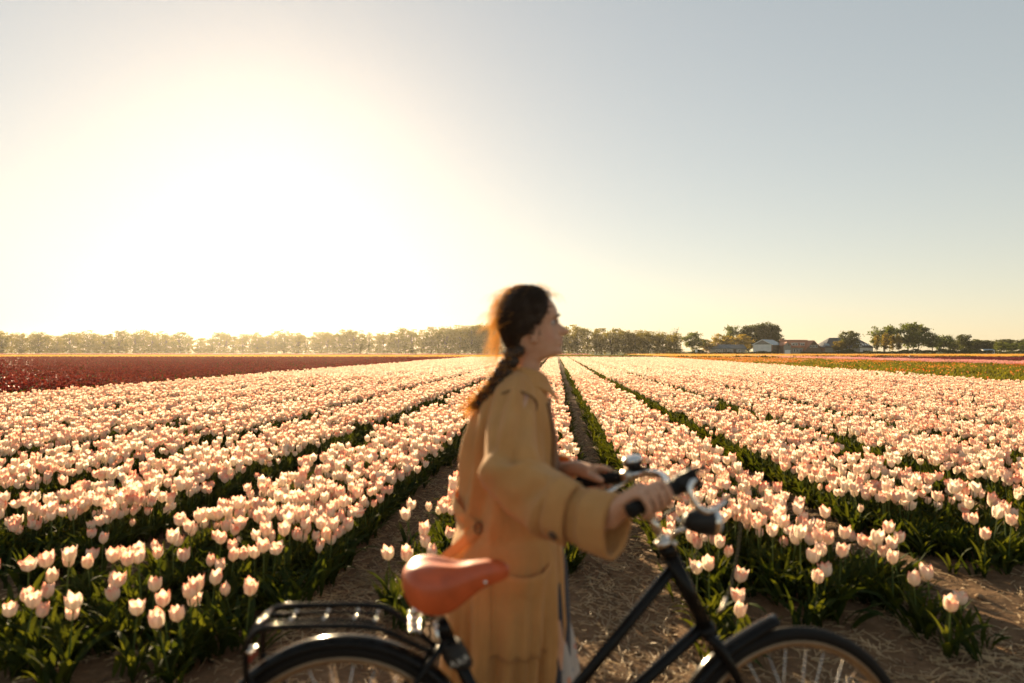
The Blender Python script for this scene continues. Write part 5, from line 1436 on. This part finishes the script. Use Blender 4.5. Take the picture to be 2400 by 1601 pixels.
for i in range(900):                                   # frizz along the braid
    k = rs.randrange(2, 56); a = bp[k] + Vector((rs.gauss(0, .010), rs.gauss(0, .010), rs.gauss(0, .010))); n_ = Vector((rs.gauss(-0.5, 1), rs.gauss(0, 1), rs.gauss(0.4, 1))).normalized()
    L = rs.uniform(0.012, 0.03); lines.append([a, a + n_ * L * 0.5 + (bp[k] - bp[k - 2]) * 0.5, a + n_ * L + (bp[k] - bp[k - 2]) * 2])
strands('braid_frizz', lines, 0.0010, M['hair_strand'], br)

# ---- coat
CB = [(0.30, -.225, .150, .250), (.45, -.218, .158, .245), (.60, -.208, .164, .236), (.75, -.196, .160, .222), (.85, -.180, .152, .205), (.90, -.168, .146, .194), (.95, -.160, .142, .188), (1.05, -.152, .138, .190), (1.15, -.142, .134, .182), (1.22, -.126, .124, .172), (1.26, -.110, .116, .160), (1.29, -.092, .108, .142), (1.315, -.070, .102, .115), (1.335, -.050, .098, .098), (1.350, -.036, .095, .078)]
cz = [a for a, *_ in CB]
def coat_pt(ph, z, off=0.0):
    xb = np.interp(z, cz, [b for _, b, _, _ in CB]); xf = np.interp(z, cz, [c for *_, c, _ in CB]); hw = np.interp(z, cz, [d for *_, d in CB])
    xc = 0.5 * (xb + xf); c, s = math.cos(ph), math.sin(ph)
    e = 0.86
    A = 0.14 * float(smooth01(np.array([(0.92 - z) / 0.5]))[0])
    f = 0.0
    for fr, ph0, am in ((5, 0.6, .5), (8, 2.1, .55), (13, 0.3, .35)):
        w_ = math.sin(fr * ph + ph0 + 0.9 * math.sin(1.7 * z + fr)); f += am * (1 - 2 * abs(w_) ** 0.75)
    k = 1 + A * f
    up_ = float(smooth01(np.array([(z - 0.84) / 0.08]))[0]) * float(smooth01(np.array([(1.30 - z) / 0.15]))[0])
    k += 0.034 * up_ * (math.sin(7 * ph + 9 * z + 1.2 * math.sin(11 * z)) + 0.7 * math.sin(11 * ph - 7 * z + 2.0))
    k += 0.045 * up_ * math.exp(-((z - 0.93) / 0.045) ** 2) * (0.6 + 0.4 * math.sin(9 * ph))                        # blousing over the belt
    k += 0.085 * up_ * (1 - 2 * abs(math.sin(5.0 * ph + 1.3 * math.sin(4 * z))) ** 0.8) * float(smooth01(np.array([(abs(ph % (2 * math.pi) - math.pi) < 1.35) * 1.0]))[0])
    k -= 0.045 * math.exp(-((z - 0.868) / 0.025) ** 2)
    return Vector((xc + (xf - xc) * math.copysign(abs(c) ** e, c) * k + off * c, hw * math.copysign(abs(s) ** e, s) * k + off * s, z))
G0, G1 = R(-11), R(360 - 28)
def coat_ph(t): return G0 - t * (R(360) - R(39))
P = []
zz = np.concatenate([np.linspace(0.30, 0.84, 40), np.linspace(0.85, 0.95, 12), np.linspace(0.97, 1.35, 34)])
for z in zz:
    op = 0.10 * float(smooth01(np.array([(0.75 - z) / 0.45]))[0])
    P.append([tuple(coat_pt(G0 - op * 0.5 - t * (R(321) - op), z + (0.012 * math.sin(6 * t * 6.28) if z < 0.31 else 0))) for t in np.linspace(0, 1, 150)])
coat = MB().grid(P).build('coat', M['coat_cotton'], person)
md = coat.modifiers.new('thick', 'SOLIDIFY'); md.thickness = 0.004; md.offset = -1
# front facing strip, and an upper strip with shade put into its colour
def strip(name, ph_a, ph_b, z0, z1, off, n=40, mat='coat_cotton', parent=coat, th=0.004):
    P = [[tuple(coat_pt(ph_a + (ph_b - ph_a) * k / 6, z, off)) for k in range(7)] for z in np.linspace(z0, z1, n)]
    o = MB().grid(P).build(name, M[mat], parent); md = o.modifiers.new('thick', 'SOLIDIFY'); md.thickness = th; md.offset = 0
    return o
strip('front_facing', R(-12), R(-29), 0.31, 0.96, 0.005)
M['coat_shade'] = cloth('coat_shade', (0.22, 0.105, 0.04), 0.06)  # darkened coat cotton, shade in the colour; seam and buckle use it too
strip('shaded_facing', R(-4), R(-33), 0.965, 1.262, 0.006, mat='coat_shade')
# turned-in far front edge: shade inside the coat put into a darker brown
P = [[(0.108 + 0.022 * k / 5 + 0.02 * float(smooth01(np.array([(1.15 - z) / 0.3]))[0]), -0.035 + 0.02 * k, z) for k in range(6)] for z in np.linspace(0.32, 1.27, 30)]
MB().grid(P).build('lapel_shade', M['coat_inner_shade'], coat)
# collar
def collar(sgn_open):
    P = []
    for k in range(61):
        ps = R(-18) - (R(360) - R(36)) * k / 60
        c, s = math.cos(ps), math.sin(ps); fr = max(0, c)
        x0, y0 = 0.030 + 0.062 * c, 0.062 * s
        tip = fr ** 3
        r_ = []
        for t in np.linspace(0, 1, 9):
            w_ = 0.045 + 0.012 * tip
            ex = x0 + (0.050 + 0.014 * tip) * c * t * (0.9); ey = y0 + (0.050) * s * t
            z = 1.352 + 0.022 * math.sin(min(1, t * 1.6) * math.pi) * (1 - tip * 0.5) - (0.038 + 0.045 * tip) * t ** 1.5 - 0.012 * fr
            r_.append((ex, ey, z))
        P.append(r_)
    return P
co_ = MB().grid(collar(1)).build('collar', M['coat_cotton'], coat)
md = co_.modifiers.new('thick', 'SOLIDIFY'); md.thickness = 0.004
# sleeves
FOLDS = [(.12, .8, .46, .95, .016, .010), (.46, .9, .57, -.7, .016, .020), (.41, .55, .53, -.8, .018, -.020), (.50, .95, .72, .9, .016, .012), (.70, .85, .76, -.6, .016, .017), (.62, .65, .70, -.5, .020, -.019),
         (.08, -.1, .40, .35, .016, .013), (.14, -.6, .46, -.1, .018, -.015), (.20, .5, .38, .75, .014, -.010), (.33, .1, .44, .6, .014, .010)]
def sleeve(name, path, rads, n=54, seed=1, hang=None):
    pts_ = [Vector(q) for q in spline(path, n)]; sg = np.linspace(0, 1, n); P = []
    rr = np.interp(sg, np.linspace(0, 1, len(rads)), rads); prev = None
    for i, c_ in enumerate(pts_):
        t = (pts_[min(i + 1, n - 1)] - pts_[max(0, i - 1)]).normalized()
        a = Vector((0, 0, 1)) if prev is None and abs(t.z) < 0.9 else (Vector((1, 0, 0)) if prev is None else prev)
        a = (a - t * a.dot(t)).normalized(); prev = a; b_ = t.cross(a); s = sg[i]; r_ = []
        bendk = math.exp(-((s - 0.45) / 0.16) ** 2); low = smooth01(np.array([(s - 0.4) / 0.4]))[0]
        for k in range(64):
            q = 2 * math.pi * k / 64
            f = 0.035 * math.sin(3 * q + 7 * s + seed) + 0.028 * math.sin(5 * q - 11 * s + 2 * seed)
            f += 0.03 * bendk * (1 - 2 * abs(math.sin(17 * s + 1.4 * math.sin(q + seed) + 0.8 * q)) ** 0.7) * (0.5 + 0.5 * math.cos(q - 2.0))
            f += 0.03 * low * (1 - 2 * abs(math.sin(2 * q + 3.5 * s + seed * 0.7)) ** 0.8)
            f += 0.02 * (1 - low) * (1 - 2 * abs(math.sin(1.5 * q + 5 * s + seed)) ** 0.8)
            v_ = (a * math.cos(q) + b_ * math.sin(q)) * rr[i] * (1 + f)
            if hang is not None: v_.z *= 1 + hang * low
            r_.append(tuple(c_ + v_))
        P.append(r_)
    # stiff cotton: explicit ridges and valleys, laid out along (s) and across (t) the sleeve, t = +1 on the outside of the elbow
    A = np.array(P); cen_ = A.mean(1, keepdims=True); tg_ = np.gradient(cen_[:, 0, :], axis=0); tg_ /= np.linalg.norm(tg_, axis=1)[:, None]
    pr_ = np.cross(np.array((0.0, 1.0, 0.0))[None], tg_); pr_ /= np.linalg.norm(pr_, axis=1)[:, None] + 1e-9
    D = A - cen_; rad_ = np.linalg.norm(D, axis=2, keepdims=True); tl = (D * pr_[:, None, :]).sum(2) / rad_[..., 0]
    S_ = np.broadcast_to(sg[:, None], tl.shape); H_ = np.zeros_like(tl)
    for (s0, t0, s1, t1, w_, h_) in FOLDS:
        ax_, ay_ = s0 * 0.5, t0 * 0.075; bx_, by_ = s1 * 0.5, t1 * 0.075; px_, py_ = S_ * 0.5, tl * 0.075
        L2 = (bx_ - ax_) ** 2 + (by_ - ay_) ** 2; u_ = np.clip(((px_ - ax_) * (bx_ - ax_) + (py_ - ay_) * (by_ - ay_)) / L2, 0, 1)
        d_ = np.sqrt((px_ - ax_ - u_ * (bx_ - ax_)) ** 2 + (py_ - ay_ - u_ * (by_ - ay_)) ** 2)
        H_ += h_ * np.exp(-(d_ / w_) ** 1.5)
    A = A + D / rad_ * H_[..., None]
    o = MB().grid(A, wrap=True).build(name, M['coat_cotton'], coat)
    md = o.modifiers.new('thick', 'SOLIDIFY'); md.thickness = 0.004; md.offset = -1
    return o, P, pts_
NPATH = [wp(q) for q in ((0.010, 2.095, 1.312), (0.010, 2.030, 1.268), (0.004, 1.960, 1.195), (0.006, 1.885, 1.112), (0.038, 1.828, 1.055), (0.105, 1.762, 1.030), (0.172, 1.702, 1.008), (0.250, 1.634, 0.998))]
FPATH = [wp(q) for q in ((0.004, 2.275, 1.315), (-0.004, 2.335, 1.262), (0.0, 2.365, 1.16), (0.01, 2.36, 1.07), (0.06, 2.30, 1.02), (0.11, 2.22, 1.015), (0.15, 2.155, 1.02))]
sl_n, PN, cN = sleeve('sleeve', NPATH, [.054, .064, .070, .076, .076, .068, .058, .058], seed=1.3, hang=0.24)
sl_f, PF, cF = sleeve('sleeve', FPATH, [.060, .080, .088, .090, .084, .074, .066], seed=2.6, hang=0.1)
# cuff band, strap and button on the near sleeve
def ring_off(P_, i, off):
    c_ = np.mean(np.array(P_[i]), 0); A = np.array(P_[i]); d_ = A - c_; return A + d_ / np.linalg.norm(d_, axis=1)[:, None] * off
n_ = len(PN)
cuff = MB().grid([ring_off(PN, i, 0.0015) for i in range(n_ - 7, n_)], wrap=True).build('cuff', M['coat_cotton'], sl_n)
md = cuff.modifiers.new('thick', 'SOLIDIFY'); md.thickness = 0.004; md.offset = 1
ks = [k for k in range(64) if np.array(PN[n_ - 12])[k][1] < np.mean(np.array(PN[n_ - 12])[:, 1]) - 0.012]
A0 = [ring_off(PN, i, 0.011) for i in range(n_ - 14, n_ - 8)]
strap = MB().grid([[A0[i][k] for i in range(6)] for k in sorted(ks, key=lambda k: A0[0][k][2])]).build('cuff_strap', M['coat_cotton'], sl_n)
md = strap.modifiers.new('thick', 'SOLIDIFY'); md.thickness = 0.004; md.offset = 1
kb = min(range(64), key=lambda k: abs(A0[3][k][2] - (min(q[2] for q in A0[3]) + 0.045)) + (0 if A0[3][k][1] < np.mean(A0[3][:, 1]) else 9))
bpz = Vector(A0[3][kb]); bn = (bpz - Vector(np.mean(A0[3], 0))).normalized()
MB().lathe([(0.0115, 0.002), (0.0130, 0.005), (0.0122, 0.009), (0.008, 0.0082), (0.001, 0.008)], Matrix.Translation(bpz) @ bn.to_track_quat('Z', 'Y').to_matrix().to_4x4(), 16).build('button', M['button'], strap)
MB().tube([Vector(q) for q in ring_off(PN, 9, 0.001)], 0.0035, 6, closed=True).build('armhole_seam', M['coat_shade'], sl_n)
# loose belt at the back: two straps meeting in a buckle loop
def strap_on(name, pp, w, parent):
    pts_ = [Vector(q) for q in spline(pp, 18)]; P = []
    for i, q in enumerate(pts_):
        t = (pts_[min(i + 1, 17)] - pts_[max(0, i - 1)]).normalized(); o_ = Vector((q.x * 0.4, q.y, 0)).normalized(); s = t.cross(o_).normalized()
        P.append([tuple(q + s * w * k) for k in (-1, -.4, .4, 1)])
    o = MB().grid(P).build(name, M['coat_cotton'], parent); md = o.modifiers.new('thick', 'SOLIDIFY'); md.thickness = 0.005; md.offset = 0; return o
kz = coat_pt(R(-122), 0.90, 0.012)
belt = strap_on('belt', [coat_pt(R(-185), 0.985, 0.015), coat_pt(R(-165), 0.965, 0.022), coat_pt(R(-142), 0.935, 0.020), kz], 0.016, coat)
strap_on('belt_end', [kz, coat_pt(R(-132), 0.86, 0.028), coat_pt(R(-148), 0.81, 0.036), coat_pt(R(-160), 0.765, 0.045), coat_pt(R(-166), 0.735, 0.050)], 0.015, belt)
MB().tube([kz + Vector((0, 0, 0.0)) + Vector((0.010 * math.cos(a), -0.004, 0.016 * math.sin(a))) for a in np.linspace(0, 6.28, 13)[:-1]], 0.004, 8, closed=True).build('buckle', M['coat_shade'], belt)
# patch pocket with sagging mouth
P = []
for j, z in enumerate(np.linspace(0.545, 0.80, 16)):
    r_ = []
    for k in range(19):
        t = k / 18; mouth = float(smooth01(np.array([(z - 0.70) / 0.10]))[0]) * math.sin(math.pi * t)
        q = coat_pt(R(-100) + R(52) * t, z - 0.018 * mouth, 0.007 + 0.022 * mouth + 0.004 * math.sin(math.pi * t))
        r_.append(tuple(q))
    P.append(r_)
pk = MB().grid(P).build('pocket', M['coat_cotton'], coat); md = pk.modifiers.new('thick', 'SOLIDIFY'); md.thickness = 0.004; md.offset = 1
P = [[tuple(coat_pt(R(-98) + R(48) * k / 18, z, 0.006)) for k in range(19)] for z in np.linspace(0.76, 0.825, 6)]
MB().grid(P).build('pocket_lining', M['coat_cotton'], pk)
# ---- cardigan and dress inside the open coat
def skirt(name, tab, mat, a0, a1, amp, freq, parent, n=40):
    tz = [q[0] for q in tab]; P = []
    for z in np.linspace(tz[0], tz[-1], n):
        xb, xf, hw = (np.interp(z, tz, [q[i] for q in tab]) for i in (1, 2, 3)); r_ = []
        for a in np.linspace(a0, a1, 80):
            k = 1 + amp * min(1, max(0, (0.95 - z) / 0.5)) * math.sin(freq * a + 3 * z)
            r_.append(((xf + xb) / 2 + (xf - xb) / 2 * math.cos(a) * k, hw * math.sin(a) * k, z))
        P.append(r_)
    return MB().grid(P).build(name, mat, parent)
skirt('dress', [(0.26, -.16, .218, .165), (.40, -.15, .208, .16), (.52, -.14, .190, .155), (.66, -.13, .155, .155), (.85, -.125, .12, .16), (.98, -.11, .105, .14), (1.1, -.105, .11, .145), (1.22, -.10, .105, .155), (1.30, -.06, .09, .10)], M['floral_cotton'], 0, 2 * math.pi, 0.05, 9, person)
cg = skirt('cardigan', [(0.30, -.185, .192, .185), (.45, -.175, .190, .18), (.60, -.165, .186, .175), (.75, -.155, .176, .17), (.90, -.14, .150, .165), (1.0, -.13, .128, .16), (1.15, -.12, .122, .165), (1.26, -.09, .105, .14), (1.32, -.045, .09, .075)], M['navy_knit'], R(14), R(346), 0.03, 7, person)
md = cg.modifiers.new('thick', 'SOLIDIFY'); md.thickness = 0.004
# ------------------------------------------------------------------ evening haze
hz_ = MB().box((0, 0, 8.2), (3600, 3600, 18.6))
m, nt, out = new_mat('haze_air')
pv = nt.nodes.new('ShaderNodeVolumePrincipled')
pv.inputs['Color'].default_value = (1.0, 0.95, 0.86, 1); pv.inputs['Density'].default_value = 0.00011; pv.inputs['Anisotropy'].default_value = 0.76
nt.links.new(pv.outputs[0], out.inputs['Volume'])
hzo = hz_.build('haze', m, smooth=False)
tag(hzo, 'thin golden evening haze hanging over the fields', 'haze', kind='stuff')
